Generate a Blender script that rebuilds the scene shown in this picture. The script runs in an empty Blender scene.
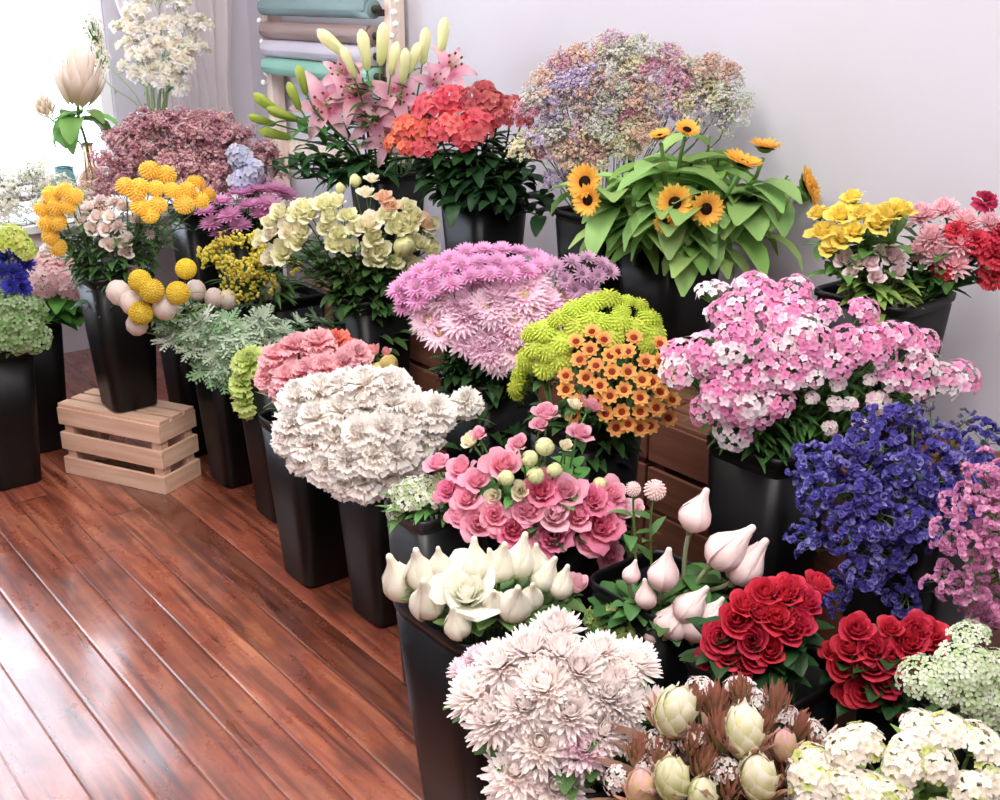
import bpy, math, random
from mathutils import Vector, Matrix, noise
RN = random.Random(11)
PI = math.pi
scene = bpy.context.scene
COL = scene.collection

# ------------------------------------------------------------------ camera
FPX = 1130.0
PITCH = math.atan(410 / FPX)
AZ = math.radians(38.5)
CAM = Vector((0, 0, 1.5))
FWD = Vector((math.sin(AZ) * math.cos(PITCH), math.cos(AZ) * math.cos(PITCH), -math.sin(PITCH)))
RIGHT = Vector((math.cos(AZ), -math.sin(AZ), 0))
UPV = RIGHT.cross(FWD)
HOR = Vector((math.sin(AZ), math.cos(AZ), 0))
UP = Vector((0, 0, 1))

def ray(px, py):
    return FWD + RIGHT * ((px - 500) / FPX) - UPV * ((py - 400) / FPX)
def at_z(px, py, z):
    r = ray(px, py); return CAM + r * ((z - CAM.z) / r.z)
def at_x(px, py, x):
    r = ray(px, py); return CAM + r * (x / r.x)
def at_y(px, py, y):
    r = ray(px, py); return CAM + r * (y / r.y)
def proj(p):
    d = Vector(p) - CAM; z = d.dot(FWD)
    return 500 + FPX * d.dot(RIGHT) / z, 400 - FPX * d.dot(UPV) / z, z

cd = bpy.data.cameras.new('camera')
cam = bpy.data.objects.new('camera', cd)
COL.objects.link(cam)
cam.location = CAM
cam.rotation_euler = FWD.to_track_quat('-Z', 'Y').to_euler()
cd.sensor_width = 36
cd.lens = FPX * 36 / 1000
cd.clip_start = 0.05
scene.camera = cam

# ------------------------------------------------------------------ colours and materials
def lin(c):
    if isinstance(c, str):
        c = c.lstrip('#'); c = [int(c[i:i + 2], 16) / 255 for i in (0, 2, 4)]
    return tuple((x / 12.92 if x <= .04045 else ((x + .055) / 1.055) ** 2.4) for x in c) + (1,)

MATS = {}
def new_mat(name):
    m = bpy.data.materials.new(name); m.use_nodes = True
    nt = m.node_tree
    return m, nt, nt.nodes['Principled BSDF'], nt.nodes['Material Output']
def N(nt, t, **kw):
    n = nt.nodes.new(t)
    for k, v in kw.items(): setattr(n, k, v)
    return n

def petal_mat(tip, base=None, mid=.5, jit=.08, transl=.45, rough=.55, hue=.005, sat=.97):
    """petal pigment: base to tip along the petal, a slight difference from flower to flower"""
    key = ('p', tip, base, mid, jit, transl)
    if key in MATS: return MATS[key]
    m, nt, b, out = new_mat('petal_' + tip.strip('#'))
    L = nt.links.new
    at = N(nt, 'ShaderNodeAttribute', attribute_name='t')
    cr = N(nt, 'ShaderNodeValToRGB')
    cr.color_ramp.elements[0].color = lin(base or tip)
    cr.color_ramp.elements[0].position = max(0, mid - .3)
    cr.color_ramp.elements[1].color = lin(tip)
    cr.color_ramp.elements[1].position = min(1, mid + .2)
    L(at.outputs['Fac'], cr.inputs[0])
    oi = N(nt, 'ShaderNodeObjectInfo')
    hs = N(nt, 'ShaderNodeHueSaturation')
    mr = N(nt, 'ShaderNodeMapRange'); mr.inputs['To Min'].default_value = 1 - jit; mr.inputs['To Max'].default_value = 1 + jit * .6
    mh = N(nt, 'ShaderNodeMapRange'); mh.inputs['To Min'].default_value = .5 - hue; mh.inputs['To Max'].default_value = .5 + hue
    L(oi.outputs['Random'], mr.inputs['Value']); L(mr.outputs[0], hs.inputs['Value'])
    L(oi.outputs['Random'], mh.inputs['Value']); L(mh.outputs[0], hs.inputs['Hue'])
    hs.inputs['Saturation'].default_value = sat
    L(cr.outputs[0], hs.inputs['Color'])
    L(hs.outputs[0], b.inputs['Base Color'])
    b.inputs['Roughness'].default_value = rough
    b.inputs['Specular IOR Level'].default_value = .25
    tr = N(nt, 'ShaderNodeBsdfTranslucent'); L(hs.outputs[0], tr.inputs[0])
    mx = N(nt, 'ShaderNodeMixShader'); mx.inputs[0].default_value = transl
    L(b.outputs[0], mx.inputs[1]); L(tr.outputs[0], mx.inputs[2]); L(mx.outputs[0], out.inputs[0])
    MATS[key] = m
    return m

def leaf_mat(c, rough=.45):
    return petal_mat(c, None, .5, .22, .25, rough, .015, .9)

def plain(name, c, rough=.5, metal=0, noise_amt=0, scale=20, bump=0, spec=.5):
    key = ('s', name)
    if key in MATS: return MATS[key]
    m, nt, b, out = new_mat(name)
    L = nt.links.new
    b.inputs['Base Color'].default_value = lin(c)
    b.inputs['Roughness'].default_value = rough
    b.inputs['Metallic'].default_value = metal
    b.inputs['Specular IOR Level'].default_value = spec
    if noise_amt or bump:
        tc = N(nt, 'ShaderNodeTexCoord')
        nz = N(nt, 'ShaderNodeTexNoise'); nz.inputs['Scale'].default_value = scale; nz.inputs['Detail'].default_value = 5
        L(tc.outputs['Object'], nz.inputs['Vector'])
        if noise_amt:
            hs = N(nt, 'ShaderNodeHueSaturation'); hs.inputs['Color'].default_value = lin(c)
            mr = N(nt, 'ShaderNodeMapRange'); mr.inputs['To Min'].default_value = 1 - noise_amt; mr.inputs['To Max'].default_value = 1 + noise_amt
            L(nz.outputs['Fac'], mr.inputs['Value']); L(mr.outputs[0], hs.inputs['Value']); L(hs.outputs[0], b.inputs['Base Color'])
        if bump:
            bp = N(nt, 'ShaderNodeBump'); bp.inputs['Strength'].default_value = bump; bp.inputs['Distance'].default_value = .01
            L(nz.outputs['Fac'], bp.inputs['Height']); L(bp.outputs[0], b.inputs['Normal'])
    MATS[key] = m
    return m

def wood(name, c1, c2, axis=0, rough=.55):
    key = ('w', name)
    if key in MATS: return MATS[key]
    m, nt, b, out = new_mat(name)
    L = nt.links.new
    tc = N(nt, 'ShaderNodeTexCoord'); mp = N(nt, 'ShaderNodeMapping')
    sc = [45, 45, 45]; sc[axis] = 3
    mp.inputs['Scale'].default_value = sc
    nz = N(nt, 'ShaderNodeTexNoise'); nz.inputs['Scale'].default_value = 1; nz.inputs['Detail'].default_value = 6; nz.inputs['Distortion'].default_value = .6
    cr = N(nt, 'ShaderNodeValToRGB')
    cr.color_ramp.elements[0].position = .3; cr.color_ramp.elements[0].color = lin(c1)
    cr.color_ramp.elements[1].position = .7; cr.color_ramp.elements[1].color = lin(c2)
    L(tc.outputs['Object'], mp.inputs[0]); L(mp.outputs[0], nz.inputs['Vector']); L(nz.outputs['Fac'], cr.inputs[0]); L(cr.outputs[0], b.inputs['Base Color'])
    b.inputs['Roughness'].default_value = rough
    MATS[key] = m
    return m

# ------------------------------------------------------------------ mesh builder
class MB:
    def __init__(s): s.v, s.f, s.m, s.t, s.cur = [], [], [], [], 0
    def grid(s, pts, nu, nv, ts, closed=False):
        """pts: (nu+1) rows of (nv+1) points (nv points when closed)"""
        o = len(s.v); w = nv if closed else nv + 1
        s.v += pts; s.t += ts
        for i in range(nu):
            for j in range(nv):
                k = (j + 1) % w if closed else j + 1
                s.f.append((o + i * w + j, o + i * w + k, o + (i + 1) * w + k, o + (i + 1) * w + j)); s.m.append(s.cur)
    def tube(s, path, r0, r1, n=6, cap=True):
        o = len(s.v); k = len(path); pts = []; ts = []
        up = Vector((0.13, 0.31, 1)).normalized()
        for i, p in enumerate(path):
            d = (path[min(i + 1, k - 1)] - path[max(i - 1, 0)]).normalized()
            a = d.orthogonal().normalized() if abs(d.dot(up)) > .98 else d.cross(up).normalized()
            b = d.cross(a); r = r0 + (r1 - r0) * i / max(1, k - 1)
            for j in range(n):
                q = 2 * PI * j / n; pts.append(p + a * math.cos(q) * r + b * math.sin(q) * r); ts.append(.5)
        s.grid(pts, k - 1, n, ts, True)
        if cap:
            s.f.append(tuple(o + (k - 1) * n + j for j in range(n))); s.m.append(s.cur)
            s.f.append(tuple(o + n - 1 - j for j in range(n))); s.m.append(s.cur)
    def lathe(s, prof, n=16, fn=None, t0=0, t1=1):
        pts, ts = [], []
        for i, (r, z) in enumerate(prof):
            u = i / (len(prof) - 1)
            for j in range(n):
                a = 2 * PI * j / n; q = r * (fn(a, u) if fn else 1)
                pts.append(Vector((q * math.cos(a), q * math.sin(a), z))); ts.append(t0 + (t1 - t0) * u)
        s.grid(pts, len(prof) - 1, n, ts, True)
    def box(s, c, h, M=None):
        o = len(s.v)
        for x, y, z in ((-1, -1, -1), (1, -1, -1), (1, 1, -1), (-1, 1, -1), (-1, -1, 1), (1, -1, 1), (1, 1, 1), (-1, 1, 1)):
            p = Vector((c[0] + x * h[0], c[1] + y * h[1], c[2] + z * h[2]))
            s.v.append(M @ p if M else p); s.t.append(.5)
        for q in ((0, 3, 2, 1), (4, 5, 6, 7), (0, 1, 5, 4), (1, 2, 6, 5), (2, 3, 7, 6), (3, 0, 4, 7)):
            s.f.append(tuple(o + i for i in q)); s.m.append(s.cur)
    def ball(s, c, r, n=6, m=4, sq=1, t=.5):
        o = len(s.v); pts = []; ts = []
        for i in range(m + 1):
            e = -PI / 2 + PI * i / m
            for j in range(n):
                a = 2 * PI * j / n
                pts.append(Vector((c[0] + r * math.cos(e) * math.cos(a), c[1] + r * math.cos(e) * math.sin(a), c[2] + r * sq * math.sin(e)))); ts.append(t)
        s.grid(pts, m, n, ts, True)
    def octa(s, c, r, t=.5):
        o = len(s.v)
        for d in ((1, 0, 0), (0, 1, 0), (-1, 0, 0), (0, -1, 0), (0, 0, 1), (0, 0, -1)):
            s.v.append(Vector(c) + Vector(d) * r); s.t.append(t)
        for i in range(4):
            k = (i + 1) % 4
            s.f.append((o + i, o + k, o + 4)); s.m.append(s.cur); s.f.append((o + k, o + i, o + 5)); s.m.append(s.cur)
    def merge(s, other, M, mat_off=None):
        o = len(s.v); s.v += [M @ p for p in other.v]; s.t += other.t
        for f, m in zip(other.f, other.m):
            s.f.append(tuple(o + i for i in f)); s.m.append(m if mat_off is None else mat_off)
    def mesh(s, name, mats, smooth=True):
        me = bpy.data.meshes.new(name)
        me.from_pydata([tuple(p) for p in s.v], [], s.f)
        for m in (mats if isinstance(mats, (list, tuple)) else [mats]): me.materials.append(m)
        if max(s.m, default=0): me.polygons.foreach_set('material_index', s.m)
        me.polygons.foreach_set('use_smooth', [smooth] * len(s.f))
        a = me.attributes.new('t', 'FLOAT', 'POINT'); a.data.foreach_set('value', s.t)
        me.update()
        return me

def obj(name, me, parent=None, M=None):
    o = bpy.data.objects.new(name, me); COL.objects.link(o)
    if parent: o.parent = parent
    if M is not None: o.matrix_local = M
    return o
def tag(o, label=None, cat=None, group=None, kind=None):
    if label: o['label'] = label
    if cat: o['category'] = cat
    if group: o['group'] = group
    if kind: o['kind'] = kind
    return o
def thing(name, loc, label, cat, group=None, rz=0):
    o = bpy.data.objects.new(name, None); COL.objects.link(o)
    o.location = loc; o.rotation_euler = (0, 0, rz); o.empty_display_size = .05
    return tag(o, label, cat, group)
def bevel(o, w=.004, n=2):
    m = o.modifiers.new('bevel', 'BEVEL'); m.width = w; m.segments = n; m.limit_method = 'ANGLE'
    return o

# ------------------------------------------------------------------ petals
PROF = {
    'strap': lambda u: min(1, .35 + 3 * u) * math.sqrt(max(0, 1 - u ** 5)),
    'obov': lambda u: (.18 + .82 * u ** .8) * math.sqrt(max(0, 1 - u ** 7)),
    'oval': lambda u: max(.06, math.sin(PI * (.06 + .92 * u))) ** .75,
    'lance': lambda u: max(.03, math.sin(PI * (.04 + .95 * u ** .75))) ** .9,
    'blunt': lambda u: min(1, .4 + 2.2 * u) * math.sqrt(max(.08, 1 - u ** 8)),
    'fan': lambda u: .12 + .88 * u,
}
def petal(mb, L, W, az, e0, e1, r0=0., z0=0., cup=0., ruf=0., rk=3, nu=4, nv=2, prof='strap', ph=0., c=(0, 0, 0)):
    ca, sa = math.cos(az), math.sin(az); r, z = r0, z0; pts, ts = [], []
    for i in range(nu + 1):
        u = i / nu; e = e0 + (e1 - e0) * u
        if i: r += math.cos(e) * L / nu; z += math.sin(e) * L / nu
        w = W / 2 * PROF[prof](u)
        for j in range(nv + 1):
            v = -1 + 2 * j / nv
            off = cup * w * v * v + (ruf * u * u * math.sin(rk * PI * v + ph) if ruf else 0)
            x, y = r - math.sin(e) * off, w * v
            pts.append(Vector((c[0] + ca * x - sa * y, c[1] + sa * x + ca * y, c[2] + z + math.cos(e) * off))); ts.append(u)
    mb.grid(pts, nu, nv, ts)

def wrap(mb, az, prof, half, lift=.0, nv=6, twist=0., ruf=0.):
    """a petal wrapped round the axis; prof: (r, z) up the petal; half(u): half angle"""
    pts, ts = [], []; nu = len(prof) - 1
    for i, (r, z) in enumerate(prof):
        u = i / nu; h = half(u)
        for j in range(nv + 1):
            v = -1 + 2 * j / nv; a = az + v * h + twist * u
            rr = r * (1 + .10 * v * u) + ruf * u * u * math.sin(5 * v + az * 3)
            pts.append(Vector((rr * math.cos(a), rr * math.sin(a), z - lift * v * v * u))); ts.append(u)
    mb.grid(pts, nu, nv, ts)

GA = PI * (3 - math.sqrt(5))
def fib(n, zmin=-1.):
    for i in range(n):
        z = 1 - (1 - zmin) * (i + .5) / n; a = GA * i
        s = math.sqrt(max(0, 1 - z * z)); yield Vector((s * math.cos(a), s * math.sin(a), z)), a, z
def align(n, spin=0., scale=1., at=(0, 0, 0)):
    q = Vector((0, 0, 1)).rotation_difference(n)
    return Matrix.Translation(at) @ q.to_matrix().to_4x4() @ Matrix.Rotation(spin, 4, 'Z') @ Matrix.Scale(scale, 4)

# ------------------------------------------------------------------ blooms, each about 1 across, facing +Z.
# a kit is a list of (part name, mesh, [(sub-part name, mesh), ...], label or None)
GREEN = '#4f7a35'
def calyx_mesh(c=GREEN, r=.13, d=.32):
    mb = MB(); mb.lathe([(.03, -d), (r * .8, -d * .75), (r, -d * .5), (r * 1.05, -d * .4)], 8)
    for k in range(5): petal(mb, .2, .1, k * 2 * PI / 5, .15, -.5, r * .7, -d * .95, prof='lance', nu=3)
    return mb.mesh('calyx', leaf_mat(c))

def k_carnation(rn, tip, base):
    mb = MB()
    for n, L, W, e0, e1, z in ((9, .45, .36, .1, -.75, -.06), (10, .45, .34, .45, -.2, -.02), (9, .42, .32, .8, .25, .02), (8, .38, .28, 1.1, .75, .05), (6, .33, .24, 1.4, 1.25, .07), (3, .3, .2, 1.55, 1.6, .08)):
        for k in range(n):
            petal(mb, L * rn.uniform(.9, 1.08), W, 2 * PI * k / n + rn.uniform(-.25, .25), e0 + rn.uniform(-.15, .15), e1 + rn.uniform(-.25, .25), .04, z, .2, .055, 2.6, 4, 6, 'fan', rn.uniform(0, 6))
    return [('bloom', mb.mesh('carnation_bloom', petal_mat(tip, base)), [('calyx', calyx_mesh())], None)]

def k_mum(rn, tip, base, n=150, L=.42, W=.085, flat=0., centre=None, curl=.55):
    """many strap petals from below the horizon to upright"""
    mb = MB()
    for i in range(n):
        t = i / n; e = -.45 + 1.95 * t
        if flat: e = -.15 + flat * t
        l = L * (1 - .42 * t) * rn.uniform(.86, 1.1)
        petal(mb, l, W * rn.uniform(.8, 1.1), GA * i + rn.uniform(-.1, .1), e + rn.uniform(-.12, .12), e + curl * (1 - .3 * t) + rn.uniform(-.15, .2), .05, -.12 + .12 * t, .5, 0, 0, 5, 2, 'blunt')
    subs = [('calyx', calyx_mesh('#56803a', .16, .28))]
    if centre:
        cb = MB()
        for d, a, z in fib(30, .2): cb.ball(Vector((d.x * .1, d.y * .1, -.05 + d.z * .07)), .022, 5, 3)
        subs.append(('disc', cb.mesh('flower_disc', petal_mat(centre))))
    return [('bloom', mb.mesh('chrysanthemum_bloom', petal_mat(tip, base, .35)), subs, None)]

def k_pompon(rn, tip, base, n=110, flat=.72):
    mb = MB(); mb.ball((0, 0, 0), .36, 10, 6, flat)
    for d, a, z in fib(n, -.55):
        o = MB(); petal(o, .19, .13, rn.uniform(-.2, .2), .35, 1.0, .0, 0, .5, 0, 0, 3, 2, 'obov')
        side = Vector((d.x, d.y, 0)); n2 = d
        M = align(n2, math.atan2(d.y, d.x) if side.length > .1 else a, 1, Vector((d.x * .33, d.y * .33, d.z * .33 * flat)))
        mb.merge(o, M)
    return [('bloom', mb.mesh('pompon_bloom', petal_mat(tip, base, .4)), [('calyx', calyx_mesh())], None)]

def k_button(rn, tip, base, centre, n=22, cr=.24):
    mb = MB()
    for k in range(n):
        lay = k % 2
        petal(mb, .36 - .06 * lay, .25, 2 * PI * k / n + rn.uniform(-.05, .05), .1 + .3 * lay, .5 + .35 * lay, .12, -.02, .6, 0, 0, 4, 2, 'blunt')
    cb = MB()
    for d, a, z in fib(46, .05): cb.ball(Vector((d.x * cr, d.y * cr, d.z * cr * .55)), .045, 5, 3)
    cb.ball((0, 0, 0), cr * .95, 10, 5, .5)
    return [('bloom', mb.mesh('button_bloom', petal_mat(tip, base, .35)), [('disc', cb.mesh('button_disc', petal_mat(centre)))], None)]

def k_daisy(rn, tip, base, centre, n=34):
    mb = MB()
    for i in range(n):
        lay = i % 3
        petal(mb, .44 - .05 * lay, .1, 2 * PI * i / n + rn.uniform(-.08, .08), .05 + .22 * lay + rn.uniform(-.1, .1), .15 + .3 * lay, .07, .01 * lay, .4, 0, 0, 3, 2, 'strap')
    cb = MB(); cb.ball((0, 0, .03), .12, 10, 5, .55)
    for d, a, z in fib(28, .1): cb.ball(Vector((d.x * .11, d.y * .11, .03 + d.z * .065)), .02, 5, 3)
    return [('bloom', mb.mesh('daisy_bloom', petal_mat(tip, base, .35)), [('disc', cb.mesh('daisy_disc', petal_mat(centre)))], None)]

def k_rose(rn, tip, base, n=22, open_=1., ruf=.0, calyx=True):
    mb = MB()
    for k in range(n):
        o = (k / (n - 1)) ** 1.15 * open_
        rb = .05 + .33 * o; fl = .05 * o + .12 * o ** 4; h = .52 - .12 * o; z0 = -.26 + .02 * (1 - o)
        pf = []
        for i in range(6):
            u = i / 5
            pf.append((.04 + rb * (1 - (1 - u) ** 2.2) - (.03 * (1 - o)) * u + fl * u ** 4, z0 + h * u - (.10 * o) * max(0, u - .7) / .3))
        ha = 1.25 - .50 * o
        wrap(mb, GA * k + rn.uniform(-.15, .15), pf, lambda u: ha * (.55 + .45 * min(1, u * 2.2)) * (1 if u < .55 else math.sqrt(1 - .8 * ((u - .55) / .45) ** 2)), .05 + .03 * o, 6, .05, ruf)
    subs = [('calyx', calyx_mesh(GREEN, .14, .36))] if calyx else []
    return [('bloom', mb.mesh('rose_bloom', petal_mat(tip, base, .35)), subs, None)]

def k_bud(rn, tip, base, neck=True, fat=1.):
    """a plump closed bud whose petals draw together into a narrow neck"""
    mb = MB()
    P = [(.06, -.5), (.2, -.44), (.33, -.3), (.38, -.14), (.34, .01), (.26, .13), (.18, .24), (.125, .34), (.092, .44), (.082, .51), (.06, .555), (.02, .57), (.001, .572)] if neck else \
        [(.06, -.45), (.24, -.38), (.36, -.2), (.39, 0), (.34, .18), (.24, .31), (.12, .4), (.03, .43)]
    ph = rn.uniform(0, 6)
    P = [(r * fat, z) for r, z in P]
    mb.lathe(P, 24, lambda a, u: 1 + .07 * math.sin(3 * a + 2.5 * u + ph) * (1 - abs(2 * u - 1)) + .05 * u * math.sin(6 * a - 5 * u + ph))
    for k in range(4):
        pf = [(r * (1.04 + .03 * k) + .006 * k, z) for r, z in P[:-1]][: 8 + k % 2 if neck else 7]
        wrap(mb, ph + k * PI / 2 + .2 * k, pf, lambda u: .95 * math.cos(u * 1.25) + .12, .08, 6, .5)
    cb = MB()
    for k in range(5): petal(cb, .26, .14, k * 2 * PI / 5, .6, 1.35, .05, -.5, .3, prof='lance', nu=3)
    cb.lathe([(.03, -.62), (.07, -.56), (.1, -.48), (.12, -.44)], 8)
    return [('bloom', mb.mesh('bud_bloom', petal_mat(tip, base, .3, transl=.15)), [('calyx', cb.mesh('bud_calyx', leaf_mat('#8c9b6a')))], None)]

def k_lily(rn, tip, base):
    mb = MB()
    for k in range(6):
        petal(mb, .66, .26 if k % 2 else .2, k * PI / 3 + rn.uniform(-.06, .06), 1.15, -.5 - rn.uniform(0, .35), .03, -.28, .35, .025, 2, 7, 4, 'lance', rn.uniform(0, 6))
    sb = MB()
    for k in range(6):
        a = k * PI / 3 + .4; d = Vector((math.cos(a), math.sin(a), 0))
        sb.cur = 0; sb.tube([Vector((0, 0, -.25)), d * .05 + Vector((0, 0, .02)), d * .14 + Vector((0, 0, .22))], .008, .006, 4)
        sb.cur = 1; sb.ball(d * .14 + Vector((0, 0, .23)), .028, 5, 3, 1.6)
    sb.cur = 0; sb.tube([Vector((0, 0, -.25)), Vector((0, 0, .05)), Vector((.02, .02, .3))], .012, .014, 5)
    return [('bloom', mb.mesh('lily_bloom', petal_mat(tip, base, .5)), [('stamens', sb.mesh('lily_stamens', [petal_mat('#c9d6a0'), petal_mat('#9a5a2a')]))], None)]

def k_lilybud(rn, tip, base):
    mb = MB()
    mb.lathe([(.04, -.5), (.1, -.42), (.125, -.2), (.15, .05), (.16, .25), (.12, .4), (.03, .5)], 18, lambda a, u: 1 + .12 * math.cos(3 * a))
    return [('bloom', mb.mesh('lily_bud_bloom', petal_mat(tip, base, .5)), [], None)]

def k_sunflower(rn, tip, base, centre='#3a2313'):
    mb = MB()
    for k in range(34):
        lay = k % 2
        petal(mb, .36 - .03 * lay, .13, 2 * PI * k / 34 + rn.uniform(-.06, .06), .1 + .25 * lay + rn.uniform(-.12, .12), .35 + .25 * lay + rn.uniform(-.1, .25), .14, .01, .35, .01, 2, 4, 2, 'oval')
    cb = MB(); cb.ball((0, 0, 0), .155, 16, 6, .4)
    for d, a, z in fib(120, .15): cb.octa(Vector((d.x * .16, d.y * .16, d.z * .07)), .016)
    gb = MB()
    for k in range(16): petal(gb, .22, .1, 2 * PI * k / 16, -.2, .5, .12, -.06, .2, prof='lance', nu=3)
    gb.lathe([(.04, -.16), (.16, -.12), (.22, -.04)], 14)
    return [('bloom', mb.mesh('sunflower_rays', petal_mat(tip, base, .35)), [('disc', cb.mesh('sunflower_disc', petal_mat(centre))), ('bracts', gb.mesh('sunflower_bracts', leaf_mat('#5d8a34')))], None)]

def floret(npet, L, W, e0=.35, prof='obov', nv=2, cup=.3):
    mb = MB()
    for k in range(npet): petal(mb, L, W, 2 * PI * k / npet, e0, e0 - .35, .0, 0, cup, nu=3, nv=nv, prof=prof)
    return mb

def k_cluster(rn, cols, n=14, npet=5, fl=.17, R=.36, zmin=.05, sq=.7, eye=None, leafy=None, prof='obov', W=1.0):
    """a domed head of small florets on short stalks"""
    mb = MB()
    f = floret(npet, fl, fl * W, prof=prof)
    for d, a, z in fib(n, zmin):
        p = Vector((d.x * R, d.y * R, d.z * R * sq)) * rn.uniform(.85, 1.12)
        nn = (d + Vector((rn.uniform(-.35, .35), rn.uniform(-.35, .35), .35))).normalized()
        mb.merge(f, align(nn, rn.uniform(0, 6), rn.uniform(.8, 1.15), p), rn.randrange(len(cols)))
    mats = [petal_mat(c, b, .35) for c, b in cols]
    gb = MB()
    for d, a, z in fib(n, zmin):
        gb.tube([Vector((0, 0, -.35)), d * .2 + Vector((0, 0, -.15)), Vector((d.x * R, d.y * R, d.z * R * sq)) * .93], .014, .01, 4, False)
    if leafy:
        for k in range(9): petal(gb, .36, .1, GA * k, .3, .9, .05, -.3, .2, prof='lance', nu=3)
    return [('bloom', mb.mesh('flower_cluster', mats), [('stalks', gb.mesh('cluster_stalks', leaf_mat(leafy or '#5d8040')))], None)]

def branches(rn, start, d, L, depth, kids, tips, mb, r):
    p = start; e = p + d * L
    m = p.lerp(e, .5) + Vector((rn.uniform(-1, 1), rn.uniform(-1, 1), rn.uniform(-.3, .6))) * L * .08
    mb.tube([p, m, e], r, r * .7, 3, False)
    if depth == 0: tips.append((e, d)); return
    for k in range(kids):
        nd = (d + Vector((rn.uniform(-1, 1), rn.uniform(-1, 1), rn.uniform(-.6, .7))) * .85).normalized()
        branches(rn, p.lerp(e, rn.uniform(.55, 1)), nd, L * rn.uniform(.6, .85), depth - 1, kids, tips, mb, r * .75)

def k_gyp(rn, cols, depth=3, kids=5, size=.022, L=.36, stalk='#9aa07a', petals=True, extra=0):
    """an airy branching spray tipped with tiny blossoms"""
    st, fl, tips = MB(), MB(), []
    branches(rn, Vector((0, 0, -.45)), Vector((0, 0, 1)), L, depth, kids, tips, st, .006)
    for p, d in tips:
        fl.cur = rn.randrange(len(cols)); s = size * rn.uniform(.7, 1.3)
        if petals:
            fl.merge(floret(5, s * 1.2, s * 1.0), align((d + Vector((0, 0, .5))).normalized(), rn.uniform(0, 6), 1, p), fl.cur)
            fl.octa(p, s * .5)
        else: fl.ball(p, s, 6, 4)
        for q in range(extra):
            fl.octa(p + Vector((rn.uniform(-1, 1), rn.uniform(-1, 1), rn.uniform(-1, 1))) * .05, s * .7)
    return [('blossoms', fl.mesh('spray_blossoms', [petal_mat(c) for c in cols]), [('stalks', st.mesh('spray_stalks', leaf_mat(stalk)))], None)]

def k_statice(rn, cols, stalk='#6c8a4a', n=14):
    """stiff branching stem whose combs carry papery funnels side by side"""
    st, fl = MB(), MB()
    f = floret(5, .075, .06, 1.05, 'fan', 2, .2)
    st.tube([Vector((0, 0, -.5)), Vector((.02, 0, -.1)), Vector((0, .02, .2))], .016, .012, 5, False)
    for i in range(n):
        a = GA * i + rn.uniform(-.3, .3); e = rn.uniform(-.1, 1.3); z = -.3 + .5 * i / n
        d = Vector((math.cos(a) * math.cos(e), math.sin(a) * math.cos(e), math.sin(e)))
        tip = Vector((0, 0, z)) + d * rn.uniform(.12, .42)
        st.tube([Vector((0, 0, z)), Vector((0, 0, z)).lerp(tip, .5) + Vector((0, 0, .02)), tip], .011, .007, 4, False)
        side = d.cross(Vector((0, 0, 1))); side = side.normalized() if side.length > .1 else Vector((1, 0, 0))
        side = (side * .5 + Vector((rn.uniform(-1, 1), rn.uniform(-1, 1), rn.uniform(-.8, .8)))).normalized()
        for k in range(7):
            v = (k - 3) / 3
            for row in range(2):
                q = tip + side * (.10 * v) + d * (.05 * (1 - v * v)) + Vector((rn.uniform(-.02, .02), rn.uniform(-.02, .02), rn.uniform(-.02, .02) + .03 * row))
                nn = (d * .5 + side * v * .5 + Vector((0, 0, .8 - .9 * row)) + Vector((rn.uniform(-.3, .3), rn.uniform(-.3, .3), 0))).normalized()
                fl.merge(f, align(nn, rn.uniform(0, 6), rn.uniform(.8, 1.2), q), rn.randrange(len(cols)))
    return [('blossoms', fl.mesh('statice_combs', [petal_mat(c, b, .3) for c, b in cols]), [('stalks', st.mesh('statice_stalks', leaf_mat(stalk)))], None)]

def k_ball(rn, c, c2, smooth=False):
    mb = MB()
    if smooth:
        mb.lathe([(.02, -.5), (.26, -.42), (.42, -.18), (.45, .06), (.38, .3), (.22, .46), (.02, .52)], 28, lambda a, u: 1 + .035 * math.cos(10 * a))
    else:
        mb.ball((0, 0, 0), .42, 14, 9)
        for d, a, z in fib(240): mb.octa(d * .43, .055, .2 if int(a * 7) % 3 else .9)
    return [('bloom', mb.mesh('ball_bloom', petal_mat(c, c2, .5)), [], None)]

def k_miller(rn, c, n=9):
    """a tuft of lobed silvery leaves"""
    mb = MB()
    for i in range(n):
        a = GA * i; e = rn.uniform(.15, 1.2); L = rn.uniform(.42, .6)
        M = Matrix.Rotation(a, 4, 'Z') @ Matrix.Translation((.02, 0, -.25)) @ Matrix.Rotation(-e, 4, 'Y')
        lf = MB(); petal(lf, L, .12, 0, 0, -.5, .02, 0, .2, nu=5, prof='lance')
        for k in range(1, 5):
            for s in (-1, 1):
                petal(lf, .2 - .03 * abs(k - 2), .085, s * .85, .1, -.3, .02, 0, .2, .01, nu=3, prof='obov', c=(L * k / 5.2, 0, -.02 * k * k * L))
        petal(lf, .16, .12, 0, -.3, -.6, 0, 0, .2, nu=3, prof='obov', c=(L * .8, 0, -.13 * L))
        mb.merge(lf, M)
    return [('leaves', mb.mesh('lobed_leaves', leaf_mat(c, .8)), [], None)]

def k_protea(rn, tip, base, n=46):
    mb = MB()
    for i in range(n):
        t = i / n
        petal(mb, .5 + .3 * t, .17 - .05 * t, GA * i, .55 + .75 * t, 1.45 + .15 * t, .1 * (1 - t) + .02, -.4 + .1 * t, .5, nu=5, prof='lance')
    return [('bloom', mb.mesh('protea_bloom', petal_mat(tip, base, .5)), [], None)]

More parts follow.
